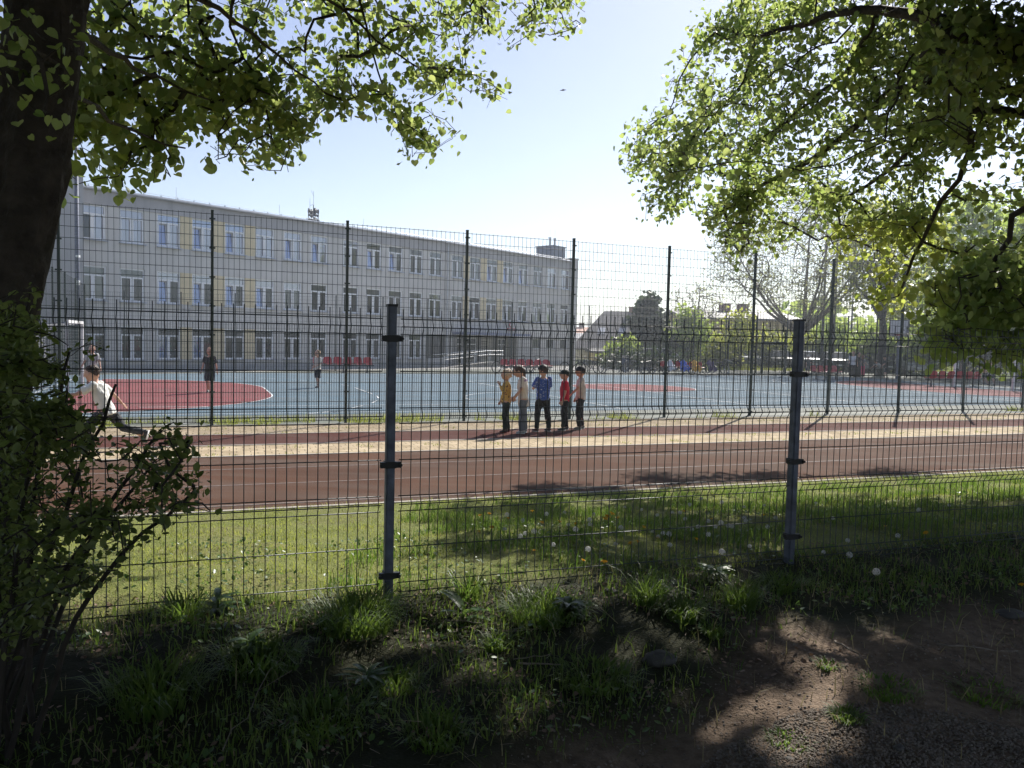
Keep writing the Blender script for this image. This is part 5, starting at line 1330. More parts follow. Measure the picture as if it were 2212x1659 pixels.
        p0 = wr_+d*.02*H+pw*.018*H; fing.tube([p0, p0+(d+pw*.9).normalized()*.02*H, p0+(d*1.3+pw*.6).normalized()*.038*H], [.0075*H, .0066*H, .005*H], 6)
    eyes = MB()
    for s in (-1, 1): eyes.ell(hc+HM@V3((hr*.97, s*hr*.34, hr*.08)), (hr*.08, hr*.13, hr*.09), 8, 5, HM); eyes.ell(hc+HM@V3((hr*1.0, s*hr*.34, hr*.27)), (hr*.05, hr*.2, hr*.04), 8, 5, HM)
    eyes.ell(hc+HM@V3((hr*.99, 0, -hr*.52)), (hr*.05, hr*.24, hr*.05), 8, 5, HM)
    fm = fing.mesh('f', sk, True); em = eyes.mesh('e', sk, True); em.materials.append(sk); em.polygons.foreach_set('material_index', [1]*len(em.polygons))
    body = bake(b, 'body', [sk, M['wood_dark']], vox, t, extra=[fm, em])
    # shirt
    c = MB(); e = .012*H
    hemz = P.get('hem', .02)
    c.tube([pel-up*hemz*H, pel+up*.06*H, che, shc-up*.01*H, nk-up*.035*H], [(.07*H+e, (.092*H*wide+e)), (.066*H+e*.6, .088*H*wide+e*.6), (.066*H+e, .09*H*wide+e), (.05*H+e, .085*H*wide+e*.6), (.032*H+e*.6, .04*H+e*.5)], 18, ref=fw)
    for n, (sh, el, wr_, d) in arms.items():
        end = sh.lerp(el, .78) if not long_sleeve else el
        c.tube([sh-(el-sh)*.1, sh.lerp(end, .5), end], [.04*H, .04*H, .043*H if not long_sleeve else .032*H], 12); c.ell(sh, (.042*H,)*3, 10, 8)
        if long_sleeve: c.tube([el, el.lerp(wr_, .9)], [.032*H, .024*H], 12)
    wrinkle(bake(c, 'shirt', shirt, vox, t), .011*H, len(label))
    # trousers / shorts / skirt
    c = MB()
    c.tube([pel-V3((0, 0, .055*H)), pel, pel+up*.045*H], [(.068*H, .09*H*wide), (.069*H, .09*H*wide), (.062*H, .084*H*wide)], 16, ref=fw)
    for n, (hp, kn, an, sa) in legs.items():
        if shorts: c.tube([hp, hp.lerp(kn, .6), hp.lerp(kn, .95)], [.062*H, .058*H, .056*H], 14)
        else:
            fl = P.get('flare', 1.0); c.tube([hp, hp.lerp(kn, .5), kn, kn.lerp(an, .5), kn.lerp(an, .96)], [.062*H, .056*H, .046*H*fl**.5, .041*H*fl, .036*H*fl], 14)
    wrinkle(bake(c, 'shorts' if shorts else 'trousers', pants, vox, t), .011*H, len(label)+3)
    # shoes
    for n, (hp, kn, an, sa) in legs.items():
        c = MB(); tilt = sa if P.get('tip'+n) else 0
        SM = Matrix.Rotation(-tilt if P.get('tip'+n) else 0, 3, 'Y'); o_ = lambda x, z: an+SM@V3((x*H, 0, z*H))
        c.tube([o_(-.035, -.012), o_(-.02, -.008), o_(.02, -.014), o_(.065, -.022), o_(.09, -.026)], [(.018*H, .018*H), (.028*H, .024*H), (.024*H, .026*H), (.017*H, .028*H), (.01*H, .018*H)], 12, ref=(0, 0, 1))
        sh_ = c.build('shoe', mat('shoe_%.2f_%.2f' % (shoes[0], shoes[2]), shoes, .6, 0, .1), t, True)
        c = MB(); c.tube([o_(-.036, -.036), o_(.03, -.036), o_(.09, -.038)], [(.006*H, .022*H), (.006*H, .028*H), (.006*H, .018*H)], 10, ref=(0, 0, 1)); c.build('sole', P.get('sole', M['white_paint']), sh_, True)
    # hair and cap
    kind, hcol = hair; hm = mat('hair_%.3f' % hcol[0], hcol, .6, 0, .35, 60, .4, 120)
    c = MB()
    if kind != 'none':
        k = .99 if kind == 'short' else 1.06
        c.ell(hc+HM@V3((-hr*.2, 0, hr*.2)), (hr*1.04*k, hr*.93*k, hr*1.12*k), 14, 10, HM)
        if kind == 'curly':
            q = random.Random(3)
            for i in range(70):
                a, z = q.uniform(0, 6.28), q.uniform(-.5, 1.1); rr = math.sqrt(max(.05, 1-(z*.8)**2)); p = V3((math.cos(a)*rr*hr*1.15-hr*.2, math.sin(a)*rr*hr*1.02, z*hr*1.12))
                if p.x > hr*.75 and z < .65: continue
                c.ell(hc+HM@p, (hr*.25,)*3, 6, 5)
        if kind == 'long':
            p0 = hc+HM@V3((-hr*.8, 0, hr*.35)); c.tube([p0, p0+V3((-hr*.55, 0, -hr*.3)), p0+V3((-hr*.8, 0, -hr*1.5)), p0+V3((-hr*1.0, 0, -hr*3.0)), p0+V3((-hr*1.0, 0, -hr*4.4))], [hr*.42, hr*.36, hr*.32, hr*.24, hr*.05], 8)
        wrinkle(bake(c, 'hair', hm, vox*.8, t), .009*H, 5)
    if cap:
        c = MB(); cb = P.get('cap_yaw', 0); CM = HM@Matrix.Rotation(R(cb), 3, 'Z')
        V = []; n, m_ = 16, 6
        for i in range(m_+1):
            a = math.pi/2*i/m_*1.08
            for j in range(n): q_ = 2*math.pi*j/n; V.append(hc+CM@V3((-hr*.08+hr*1.2*math.sin(a)*math.cos(q_), hr*1.02*math.sin(a)*math.sin(q_), hr*.25+hr*1.05*math.cos(a))))
        c.add(V, [(i*n+j, (i+1)*n+j, (i+1)*n+(j+1) % n, i*n+(j+1) % n) for i in range(m_) for j in range(n)])
        c.tube([hc+CM@V3((hr*.95, 0, hr*.25)), hc+CM@V3((hr*1.4, 0, hr*.22)), hc+CM@V3((hr*1.95, 0, hr*.1))], [(hr*.06, hr*.85), (hr*.05, hr*.8), (hr*.04, hr*.45)], 10, ref=HM@V3((0, 0, 1)))
        c.build('cap', mat('cap_cloth_%.3f' % cap[1], cap, .8, 0, .1), t, True)
    return t, arms, hc, HM, hr
def cloth(name, col, **k): return mat(name, col, .85, 0, k.get('noise', .08), k.get('scale', 7), .15, 90)
def pattern(name, base, dots, scale, thr, stretch=(1, 1, 1)):
    mt, nt, b = newmat(name); N = nt.nodes; L = nt.links; tc = N.new('ShaderNodeTexCoord'); mp = N.new('ShaderNodeMapping'); mp.inputs['Scale'].default_value = stretch; L.new(tc.outputs['Object'], mp.inputs[0])
    v = N.new('ShaderNodeTexNoise'); v.inputs['Scale'].default_value = scale; v.inputs['Detail'].default_value = 1; L.new(mp.outputs[0], v.inputs['Vector'])
    g = N.new('ShaderNodeMath'); g.operation = 'GREATER_THAN'; g.inputs[1].default_value = thr; L.new(v.outputs['Fac'], g.inputs[0])
    mx = N.new('ShaderNodeMix'); mx.data_type = 'RGBA'; mx.inputs[6].default_value = (*base, 1); mx.inputs[7].default_value = (*dots, 1); L.new(g.outputs[0], mx.inputs[0]); L.new(mx.outputs[2], b.inputs['Base Color']); b.inputs['Roughness'].default_value = .85
    return mt
W_ = math.pi     # facing left in the picture
def foot(x, y): p = onz(x, y, 0.0); return (p.x, p.y, 0.0)
black = cloth('black_trousers', (.012, .012, .014)); dgreen = cloth('dark_green_trousers', (.02, .035, .028)); jeans = cloth('grey_blue_jeans', (.14, .16, .19)); navy = cloth('navy_shorts', (.015, .018, .035))
QG = 'children queuing on the run up lane'
person('curly blond child in yellow patterned shirt, hand raised to the mouth', foot(1092, 934), W_+.15, 1.215,
       dict(legL=6, legR=-4, kneeL=8, kneeR=4, armL=22, abdL=10, elbL=132, fabL=-22, armR=5, elbR=18, sole=mat('red_sole', (.4, .04, .03))), pattern('yellow_shirt_print', (.62, .39, .1), (.12, .05, .02), 26, .62), dgreen, ('curly', (.62, .47, .33)), (.03, .02, .02), long_sleeve=True, group=QG, headyaw=10)
_, arms, *_r_ = person('girl with long brown ponytail, pale printed shirt and wide grey jeans, looking down', foot(1129, 936), W_+.05, 1.33,
       dict(legL=3, legR=-2, armL=10, elbL=34, fabL=-8, armR=6, elbR=26, flare=1.35, lean=4, hem=.1), pattern('pale_shirt_print', (.66, .6, .55), (.3, .2, .34), 5.5, .62), jeans, ('long', (.055, .03, .02)), (.45, .45, .45), group=QG, headlean=32)
person('child in black cap and blue shirt with white dashes, seen from behind', foot(1171, 932), W_-.95, 1.32,
       dict(legL=4, legR=-3, spreadL=6, spreadR=6, armL=16, abdL=15, elbL=80, fabL=-35, armR=14, abdR=13, elbR=80, fabR=-35, cap_yaw=60), pattern('blue_shirt_print', (.035, .09, .36), (.5, .56, .65), 24, .655, (1, 1, 3.4)), black, ('short', (.04, .025, .02)), (.06, .02, .02), cap=(.01, .0101, .012), wide=1.16, group=QG)
person('child in dark green cap and plain red shirt, fourth in the queue', foot(1218, 929), W_+.1, 1.22,
       dict(legL=5, legR=-5, armL=4, elbL=14, abdL=4, armR=2, elbR=10), cloth('red_shirt', (.55, .012, .045)), black, ('short', (.05, .03, .02)), (.08, .08, .08), cap=(.02, .035, .03), group=QG)
person('child in black cap, white shirt and dark trousers, last in the queue', foot(1252, 927), W_+.1, 1.29,
       dict(legL=10, legR=-4, kneeL=16, kneeR=6, armL=30, elbL=16, abdL=4, armR=4, elbR=12), cloth('white_brown_shirt', (.6, .54, .5)), cloth('anthracite_trousers', (.022, .025, .03)), ('short', (.04, .03, .02)), (.2, .2, .19), cap=(.015, .0152, .018), group=QG)
KG = 'boys playing on the court'
person('boy in white T-shirt running with spread arms, half hidden by the shrub', foot(232, 972), W_+.1, 1.42,
       dict(legL=48, kneeL=40, legR=-38, kneeR=38, tipR=1, lean=20, armL=55, elbL=22, abdL=24, armR=-42, elbR=10, abdR=28, openR=1, openL=1, hem=.05), cloth('white_shirt', (.72, .72, .7)), cloth('dark_jeans', (.03, .033, .04)), ('short', (.05, .028, .018)), (.03, .03, .03), group=KG, headlean=5)
person('boy in pale grey T-shirt standing by the left goal post, facing the camera', foot(200, 843), -1.4, 1.36,
       dict(spreadL=8, spreadR=8, armL=5, abdL=18, armR=8, abdR=20, elbR=20, elbL=20), cloth('pale_grey_shirt', (.42, .43, .44)), navy, ('short', (.18, .1, .05)), (.3, .3, .5), shorts=True, group=KG)
person('boy in black T-shirt with white lettering walking on the red goal area', foot(453, 849), -1.5, 1.38,
       dict(legL=14, kneeL=22, legR=-12, kneeR=10, armL=-10, abdL=10, armR=10, abdR=10, elbL=10), pattern('black_shirt_print', (.014, .014, .018), (.4, .42, .42), 13, .7, (1, 1, 2)), navy, ('short', (.22, .12, .06)), (.1, .1, .1), shorts=True, group=KG)
person('boy in cream T-shirt and dark shorts before the first red seats', foot(686, 838), -2.3, 1.3,
       dict(legL=6, legR=-6, armL=10, abdL=8, elbL=60, armR=6, elbR=20), cloth('cream_shirt', (.6, .55, .48)), navy, ('short', (.3, .19, .1)), (.1, .1, .1), shorts=True, group=KG)
EG = 'people at the far right of the court'
person('child in dark clothes and pale cap standing right of the galvanised post', foot(1744, 813), -1.2, 1.3, dict(armL=20, elbL=60, abdL=10), cloth('dark_shirt', (.03, .035, .04)), navy, ('short', (.05, .03, .02)), cap=(.4, .38, .36), vox=.02, shorts=True, group=EG)
person('woman in white top and wide black trousers by the red seats', foot(1841, 816), -2.2, 1.6, dict(legL=5, legR=-5, flare=1.8, armL=30, elbL=50), cloth('white_top', (.7, .7, .72)), black, ('short', (.25, .12, .07)), vox=.02, group=EG)
person('adult in black clothes standing right behind the woman in the white top', foot(1853, 815), -1.0, 1.55, dict(legL=3, legR=-3, flare=1.7, armL=15, elbL=30), cloth('black_top', (.012, .012, .014)), black, ('short', (.02, .015, .01)), vox=.02, group=EG)
person('child with long hair in pink clothes beside the adult in black', foot(1862, 813), -1.6, 1.35, dict(armL=20, elbL=40, flare=1.3), cloth('grey_top', (.25, .22, .22)), cloth('pink_trousers', (.6, .06, .16)), ('long', (.2, .1, .05)), vox=.02, group=EG)
person('boy in black shirt and cap walking below the basketball backboard', foot(1913, 818), W_, 1.4, dict(legL=18, kneeL=15, legR=-12, armL=25, elbL=40, lean=10), cloth('black_shirt', (.015, .015, .017)), navy, ('short', (.02, .015, .01)), cap=(.015, .0155, .016), shorts=True, vox=.02, group=EG)
person('child in pale grey top bending forward left of the boy in black', foot(1902, 812), W_+.3, 1.3, dict(legL=20, kneeL=50, legR=-5, kneeR=45, lean=55, armL=50, elbL=10, armR=40), cloth('light_top', (.45, .47, .5)), black, ('short', (.04, .03, .02)), vox=.02, group=EG)
person('child in white shirt and red cap behind the row of bright red seats', foot(2065, 818), W_-.4, 1.35, dict(armL=95, elbL=100, abdL=50, armR=20, elbR=30), cloth('white_shirt_b', (.7, .7, .7)), black, ('short', (.04, .03, .02)), cap=(.5, .02, .03), vox=.02, group=EG)
person('goalkeeper in white shirt crouching in front of the right goal', foot(2141, 832), W_+.6, 1.4, dict(legL=30, kneeL=55, legR=15, kneeR=50, lean=25, spreadL=14, spreadR=14, armL=35, elbL=30, abdL=30, armR=30, elbR=30, abdR=30), cloth('white_shirt_c', (.68, .7, .74)), black, ('short', (.05, .03, .02)), shorts=True, vox=.02, group=EG)
person('child in orange shirt standing just left of the goalkeeper', foot(2127, 830), W_+.3, 1.3, dict(armL=20, elbL=20), cloth('orange_shirt', (.6, .28, .08)), black, ('short', (.05, .03, .02)), shorts=True, vox=.02, group=EG)
# ------------------------------------------------------------------ grass, flowers, shrub, litter in front
M['leaf_wild'] = leafmat('wild_leaf', (.05, .1, .03), (.09, .15, .05), (.15, .28, .05), (.25, .36, .08), .35, .4)
def blades(name, P, Hh, W0, mats, seed, lean=.35):
    """P (n,2) ground points, Hh heights"""
    q = np.random.RandomState(seed); n = len(P)
    z = np.array([Zg(a, b) for a, b in P]); yaw = q.rand(n)*6.283; ln = np.abs(q.normal(0, lean, n))*Hh; dy = q.rand(n)*6.283
    dx, dyv = np.cos(dy)*ln, np.sin(dy)*ln; w_ = W0*(.6+.8*q.rand(n)); cx, cy2 = np.cos(yaw)*w_, np.sin(yaw)*w_
    V = np.zeros((n, 5, 3)); B = np.stack([P[:, 0], P[:, 1], z-.01], 1)
    V[:, 0] = B+np.stack([-cx, -cy2, 0*z], 1); V[:, 1] = B+np.stack([cx, cy2, 0*z], 1)
    mid = B+np.stack([dx*.3, dyv*.3, Hh*.55], 1); V[:, 2] = mid+np.stack([cx, cy2, 0*z], 1)*.75; V[:, 3] = mid-np.stack([cx, cy2, 0*z], 1)*.75
    V[:, 4] = B+np.stack([dx, dyv, Hh*(1-.25*np.abs(ln/np.maximum(Hh, 1e-4)))], 1)
    base = (np.arange(n)*5)[:, None]; loops = (base+np.array([0, 1, 2, 3, 3, 2, 4])[None, :]).ravel()
    st = (np.arange(n)*7)[:, None]+np.array([0, 4])[None, :]
    return np_mesh(name, V.reshape(-1, 3), loops, st.ravel(), None, mats)
M['grass'] = leafmat('grass_blade', (.13, .17, .03), (.22, .25, .06), (.36, .43, .06), (.55, .57, .14), .45, .6)
M['grass_long'] = leafmat('long_grass_blade', (.04, .08, .015), (.09, .13, .03), (.14, .26, .03), (.28, .4, .07), .42, .5)
M['grass_verge'] = leafmat('shade_grass_blade', (.045, .08, .017), (.095, .125, .035), (.14, .25, .035), (.28, .37, .07), .42, .55)
M['grass_dry'] = leafmat('dry_grass_blade', (.2, .17, .08), (.34, .29, .16), (.25, .22, .1), (.35, .3, .15), .3, .7)
q = np.random.RandomState(2)
def pts(n, u0, u1, v0, v1, f=None):
    out = np.zeros((0, 2))
    while len(out) < n:
        u = q.uniform(u0, u1, n*2); v = q.uniform(v0, v1, n*2); P = np.stack([u, v+MT*u], 1)
        if f is not None: P = P[[f(a, b) for a, b in P]]
        out = np.concatenate([out, P])
    return out[:n]
def cl(x, y, s=1.0, o=0): return .5+.25*math.sin(x*1.9*s+y*.8*s+o)+.25*math.sin(x*.7*s-y*2.6*s+1.7*o)+.15*math.sin(x*5.1*s+y*4.3*s+o)
rf = random.Random(9)
P = pts(70000, -6.5, 8.5, 4.1, 9.02, lambda x, y: rf.random() < .12+1.1*cl(x, y, 1.2)*cl(x, y, 3.7, 2))
tag(link('lawn_grass', blades('lawn_grass', P, .02+.04*q.rand(len(P))**1.5, .0026, M['grass'], 1, .9)), 'short sunlit green lawn grass between the near fence and the track', 'grass', kind='stuff')
P = pts(6000, -6.5, 8.5, 4.2, 8.93, lambda x, y: cl(x, y, 1.7, 2) > .55)
tag(link('dry_lawn_grass', blades('dry_lawn_grass', P, .03+.03*q.rand(len(P)), .0025, M['grass_dry'], 3, .8)), 'straw coloured dry blades among the lawn', 'grass', kind='stuff')
P = pts(15000, -1.0, 7.5, 4.3, 8.6, lambda x, y: cl(x, y, 2.2, 4) > .5)
tag(link('taller_lawn_grass', blades('taller_lawn_grass', P, .06+.08*q.rand(len(P)), .0035, M['grass_long'], 4, .5)), 'taller darker grass growing in the shaded lawn among dandelions', 'grass', kind='stuff')
P = pts(27000, -5.0, 6.5, 1.2, 4.4, lambda x, y: rf.random() < (1-bare(x, y))*max(0, min(1, -.1+1.3*cl(x, y, 2.5, 1))))
tag(link('verge_grass', blades('verge_grass', P, .03+.09*q.rand(len(P))**1.8, .0028, M['grass_verge'], 5, .6)), 'long shaded grass on the verge in front of the near fence', 'grass', kind='stuff')
P = pts(2500, -3.0, 7, 1.2, 4.4, lambda x, y: rf.random() < .6)
tag(link('dry_verge_grass', blades('dry_verge_grass', P, .04+.1*q.rand(len(P)), .0022, M['grass_dry'], 6, .9)), 'dry pale grass stalks lying on the verge', 'grass', kind='stuff')
P = pts(5200, -9, 16, 17.3, 18.3, lambda x, y: cl(x, y, 1.1, 5) > (.45 if x < -1.5 else .86))
tag(link('weeds', blades('weeds', P, .03+.2*q.rand(len(P))**3.2, .006, M['grass'], 7, .6)), 'weeds and grass growing along the foot of the tall fence', 'weeds', kind='stuff')
P = pts(2600, -8, 16, 12.95, 17.35, lambda x, y: (y-MT*x < 14.3 or y-MT*x > 15.75) and cl(x, y, 2.7, 5) > .88)
tag(link('paver_weeds', blades('paver_weeds', P, .02+.04*q.rand(len(P)), .005, M['grass'], 8, .6)), 'small weeds in the joints of the paved strips', 'weeds', kind='stuff')
P = pts(16000, 9, 48, 50, 62)
tag(link('park_grass', blades('park_grass', P, .15+.15*q.rand(len(P)), .03, M['grass'], 12, .4)), 'green grass strip under the trees beyond the far fence', 'grass', kind='stuff')
P = pts(9000, -4.5, 6.5, 2.0, 6.5, lambda x, y: cl(x, y, 2.9, 6) > .55 and bare(x, y) < .7)
q2_ = np.random.RandomState(77); n_ = len(P); PP = np.stack([P[:, 0], P[:, 1], np.array([Zg(a, b) for a, b in P])+.01+.05*q2_.rand(n_)], 1)
tag(link('ground_herbs', scatter_mesh('ground_herbs', OVAL, OF, PP, rotmats(q2_.rand(n_)*6.28, q2_.normal(.2, .5, n_), q2_.normal(0, .4, n_)), .012+.026*q2_.rand(n_)**2, M['leaf_wild'])), 'small broad leaved herbs matted between the grass by the near fence', 'herbs', kind='stuff')
# grass tufts that stand out
def tuft(x, y, r, h, n, lb, mt='grass_long', wd=.0035, seed=0, name='grass_tuft', z=None):
    g = onz(x, y, .43); g = onz(x, y, Zg(g.x, g.y)); zz = Zg(g.x, g.y); q2 = np.random.RandomState(seed+int(x)); n_ = n
    t_ = q2.rand(n_)*6.283; rr = r*np.sqrt(q2.rand(n_)); Pp = np.stack([rr*np.cos(t_), rr*np.sin(t_)], 1)
    h = h*.62; Hh = h*(.35+.65*q2.rand(n_)); z0 = np.zeros(n_)
    out = np.stack([np.cos(t_+q2.normal(0, .9, n_)), np.sin(t_+q2.normal(0, .9, n_))], 1)*(Hh*(.3+.8*rr/r))[:, None]
    V = np.zeros((n_, 7, 3)); B = np.stack([Pp[:, 0], Pp[:, 1], z0-.01], 1); cx = -np.sin(t_)*wd; cy2 = np.cos(t_)*wd; sd = np.stack([cx, cy2, z0], 1)
    V[:, 0] = B-sd; V[:, 1] = B+sd
    for k, f, u in ((2, .16, .5), (4, .5, .85)):
        mid = B+np.stack([out[:, 0]*f, out[:, 1]*f, Hh*u], 1); V[:, k] = mid+sd*(.85 if k == 2 else .6); V[:, k+1] = mid-sd*(.85 if k == 2 else .6)
    V[:, 6] = B+np.stack([out[:, 0]*1.1, out[:, 1]*1.1, Hh*(.98-.35*q2.rand(n_))], 1)
    base = (np.arange(n_)*7)[:, None]; loops = (base+np.array([0, 1, 2, 3, 3, 2, 4, 5, 5, 4, 6])[None, :]).ravel(); st = (np.arange(n_)*11)[:, None]+np.array([0, 4, 8])[None, :]
    o = link(name, np_mesh(name, V.reshape(-1, 3), loops, st.ravel(), None, M[mt])); o.location = (g.x, g.y, zz)
    return tag(o, lb, 'grass tuft', 'grass tufts by the near fence')
for a in [(765, 1345, .2, .26, 700, 'big arching dark grass tuft at the foot of the left galvanised post'), (1480, 1318, .11, .17, 330, 'bright sunlit grass tuft below the middle of the fence, left of the right post'), (1600, 1300, .1, .24, 260, 'tall fresh grass tuft with white flowers left of the right galvanised post'),
          (1400, 1290, .09, .3, 170, 'upright grass tuft among tall stems in front of the fence, left of the sunlit tuft'), (1180, 1330, .2, .22, 560, 'broad dark tuft of dense grass in the middle of the fence line'), (1010, 1290, .07, .26, 120, 'light green upright tuft right of the left galvanised post'),
          (1075, 1400, .06, .16, 120, 'small yellow green tuft beside the pale leaning leaves'), (1832, 1552, .06, .075, 260, 'small bright yellow green tuft alone on the gravel path'), (1540, 1370, .05, .1, 120, 'tiny tuft above the big flat stone'), (940, 1590, .12, .14, 260, 'drooping dark tuft near the bottom edge left of centre'),
          (560, 1430, .16, .2, 420, 'sunlit fresh grass tuft in the left foreground'), (330, 1500, .17, .24, 420, 'dark grass tuft in the lower left corner, left of the pale stalk'), (850, 1480, .12, .14, 300, 'low tuft with pale shining blades in the left centre foreground'), (1920, 1490, .12, .07, 260, 'flat grass patch on the right side of the path'), (1790, 1440, .05, .06, 110, 'flat little tuft on the bare sunlit soil'),
          (2120, 1500, .14, .08, 220, 'low tuft near the right edge of the path'), (1700, 1600, .08, .06, 150, 'low dull tuft at the left edge of the gravel'), (400, 1340, .1, .2, 220, 'bright tuft under the fence in the left foreground'), (1290, 1470, .16, .12, 320, 'dark matted tuft left of the flat stone'), (700, 1560, .18, .16, 420, 'wide shaded tuft at the bottom left of centre'), (1690, 1270, .12, .16, 200, 'shaded tuft at the foot of the right galvanised post')]:
    tuft(*a, seed=3)
# broad leaved plants
def broadplant(x, y, lb, n, L, w_, seed, up=.7):
    g = onz(x, y, .43); g = onz(x, y, Zg(g.x, g.y)); q2 = random.Random(seed); t = thing('wild_plant', (g.x, g.y, Zg(g.x, g.y)), lb, 'plant', 'broad leaved wild plants')
    mb = MB()
    for k in range(n):
        a = q2.uniform(0, 6.28); l = L*q2.uniform(.6, 1.1); u = q2.uniform(.25, 1)*up; h0 = q2.uniform(0, L*.5); V = []
        for i in range(6):
            s = i/5; rr = l*s*math.cos(u*(1-s*.9)); zz = h0+l*(s*math.sin(u)-.35*s*s); wd = w_*math.sin(math.pi*min(1, s*.9+.08))**.8
            c, s_ = math.cos(a), math.sin(a)
            for e in (-1, 0, 1): V.append((rr*c-e*wd*s_, rr*s_+e*wd*c, zz+abs(e)*wd*.35))
        mb.add(V, [(i*3+j, i*3+j+1, i*3+j+4, i*3+j+3) for i in range(5) for j in range(2)])
    mb.build('leaves', M['leaf_wild'], t, True); mb = MB()
    mb.tube([(0, 0, -.01), (.005, 0, L*.5)], .004, 5); mb.build('stem', M['leaf_wild'], t)
broadplant(790, 1480, 'leafy weed with narrow pointed leaves in the left centre foreground', 22, .12, .011, 1)
broadplant(1000, 1345, 'plant with two pale upright leaves right of the left galvanised post', 7, .15, .02, 2, 1.3)
broadplant(1230, 1320, 'nettle like leafy plant below the fence in the centre', 26, .1, .02, 3)
broadplant(470, 1330, 'broad leaved plant with drooping leaves beneath the left fence panel', 18, .14, .016, 4)
broadplant(540, 1400, 'broad leaved plant in a patch of sun at the left', 16, .1, .018, 5)
broadplant(1545, 1255, 'fresh leafy plant behind the tufts left of the right galvanised post', 22, .12, .018, 6)
# dandelions
def dand(kind):
    t = empty('dandelion'); mb = MB(); mb.tube([(0, 0, -.02), (.004, 0, .5), (0, .004, 1.0)], [.0022, .002, .0018], 5, False)
    mb.build('stem', M['grass_long'], t)
    for v in mb.v: pass
    return t
st_me = MB(); st_me.tube([(0, 0, -.02), (.006, 0, .08), (0, .004, .15)], [.0026, .0022, .002], 5, False); st_me = st_me.mesh('stem', M['grass_long'])
fq_ = random.Random(8); mb = MB()
for k in range(120):
    a = fq_.uniform(0, 6.28); z = fq_.uniform(-.75, 1); r = math.sqrt(1-z*z); d = Vector((r*math.cos(a), r*math.sin(a), z)); p = d*.021; s = d.orthogonal().normalized()*.0045; s2 = d.cross(s).normalized()*.0045
    mb.add([p-s-s2*.3, p+s-s2*.3, p+s2, ], [(0, 1, 2)]); mb.add([d*.004-s*.06, d*.004+s*.06, p], [(0, 1, 2)])
mb.ell((0, 0, 0), (.004, .004, .004), 6, 4)
M['clock'] = leafmat('seed_down', (.6, .6, .58), (.7, .7, .7), (.5, .5, .5), (.6, .6, .6), .45, .8)
clock_me = mb.mesh('seed_head', M['clock'])
mb = MB()
for k in range(60):
    a = k*2.4; rr = .019*math.sqrt((k+1)/60); z = .006*(1-(k/60)**2)+.002; c, s = math.cos(a), math.sin(a); mb.add([(c*rr*.2, s*rr*.2, 0), (c*rr-s*.0028, s*rr+c*.0028, z), (c*rr*1.12, s*rr*1.12, z), (c*rr+s*.0028, s*rr-c*.0028, z)], [(0, 1, 2, 3)])
mb.ell((0, 0, -.003), (.006, .006, .006), 6, 4)
M['dand_yel'] = leafmat('dandelion_yellow', (.75, .42, .01), (.85, .52, .02), (.7, .4, .02), (.8, .5, .03), .2, .6); flower_me = mb.mesh('flower_head', M['dand_yel'])
def put_dand(x, y, yellow, lb, grp, s=1.0, hz=None):
    zt = .15*s if hz is None else hz
    g = onz(x, y, .3+zt); z0 = Zg(g.x, g.y); g = onz(x, y, z0+zt); z0 = Zg(g.x, g.y)
    t = thing('dandelion', (g.x, g.y, z0), lb, 'dandelion', grp); a = link('stem', st_me, t); a.scale = (s, s, zt/.15)
    h = link('flower_head' if yellow else 'seed_head', flower_me if yellow else clock_me, t); h.location = (0, .004, zt); h.scale = (s*1.1,)*3; h.rotation_euler = (rf.uniform(-.3, .5), rf.uniform(-.3, .3), rf.uniform(0, 6))
    return t
# positions in frame units
YEL = [(1309, 1111, 1.3), (1313, 1117, 1.4), (1322, 1117, 1.3), (1306, 1120, 1.2), (1334, 1124, 1), (1150, 1104, 1), (1037, 1104, 1), (1057, 1104, 1), (1098, 1124, .8), (1062, 1147, 1), (1035, 1156, .7), (1171, 1133, 1), (1209, 1131, 1.1), (1243, 1141, .8), (1391, 1151, .9), (1421, 1170, .7), (1378, 1180, .8), (1362, 1182, .9), (1305, 1224, 1.1), (1154, 1196, .6), (1478, 1104, .8), (1537, 1127, .7), (1505, 1183, .9), (2000, 1160, 1), (1913, 1141, .7), (1650, 1115, .8), (1260, 1213, .7), (2209, 1248, .9)]
WHT = [(1129, 1131), (1134, 1164), (1153, 1168), (1124, 1172), (1227, 1150), (1243, 1152), (1274, 1152), (1273, 1137), (1341, 1150), (1410, 1161), (1422, 1168), (1432, 1165), (1445, 1166), (1453, 1118), (1469, 1110), (1386, 1100), (1420, 1120), (1480, 1128), (1495, 1162), (1508, 1152), (1530, 1139), (1545, 1152), (1557, 1145), (1573, 1150), (1581, 1142), (1608, 1128), (1611, 1142), (1658, 1152), (1675, 1128), (1702, 1146), (1763, 1091), (1702, 1092), (1652, 1095), (1608, 1095), (1780, 1179), (1836, 1187), (1832, 1160), (1800, 1120), (1940, 1156), (1985, 1112), (2050, 1105), (1560, 1082), (1490, 1090), (1515, 1078), (1350, 1085), (1283, 1100), (1220, 1103), (1180, 1112), (1095, 1112), (1090, 1145), (1330, 1180), (1270, 1190), (1195, 1185), (1447, 1193), (1560, 1197), (1620, 1180), (1530, 1165)]
def zone(x):
    return ('nearer the left galvanised post' if x < 1160 else 'in the middle of the fence panel' if x < 1400 else 'in the right half of the middle fence panel' if x < 1560 else 'just left of the right galvanised post' if x < 1712 else 'right of the right galvanised post')
for (x, y, s) in YEL: put_dand(x, y, True, 'yellow dandelion flower in the lawn '+zone(x), 'yellow dandelions in the lawn '+zone(x), s*.85, .09+.06*rf.random())
for (x, y) in WHT: put_dand(x, y, False, 'white dandelion seed head in the lawn '+zone(x), 'white dandelion seed heads in the lawn '+zone(x), .5+.3*rf.random(), .1+.09*rf.random())
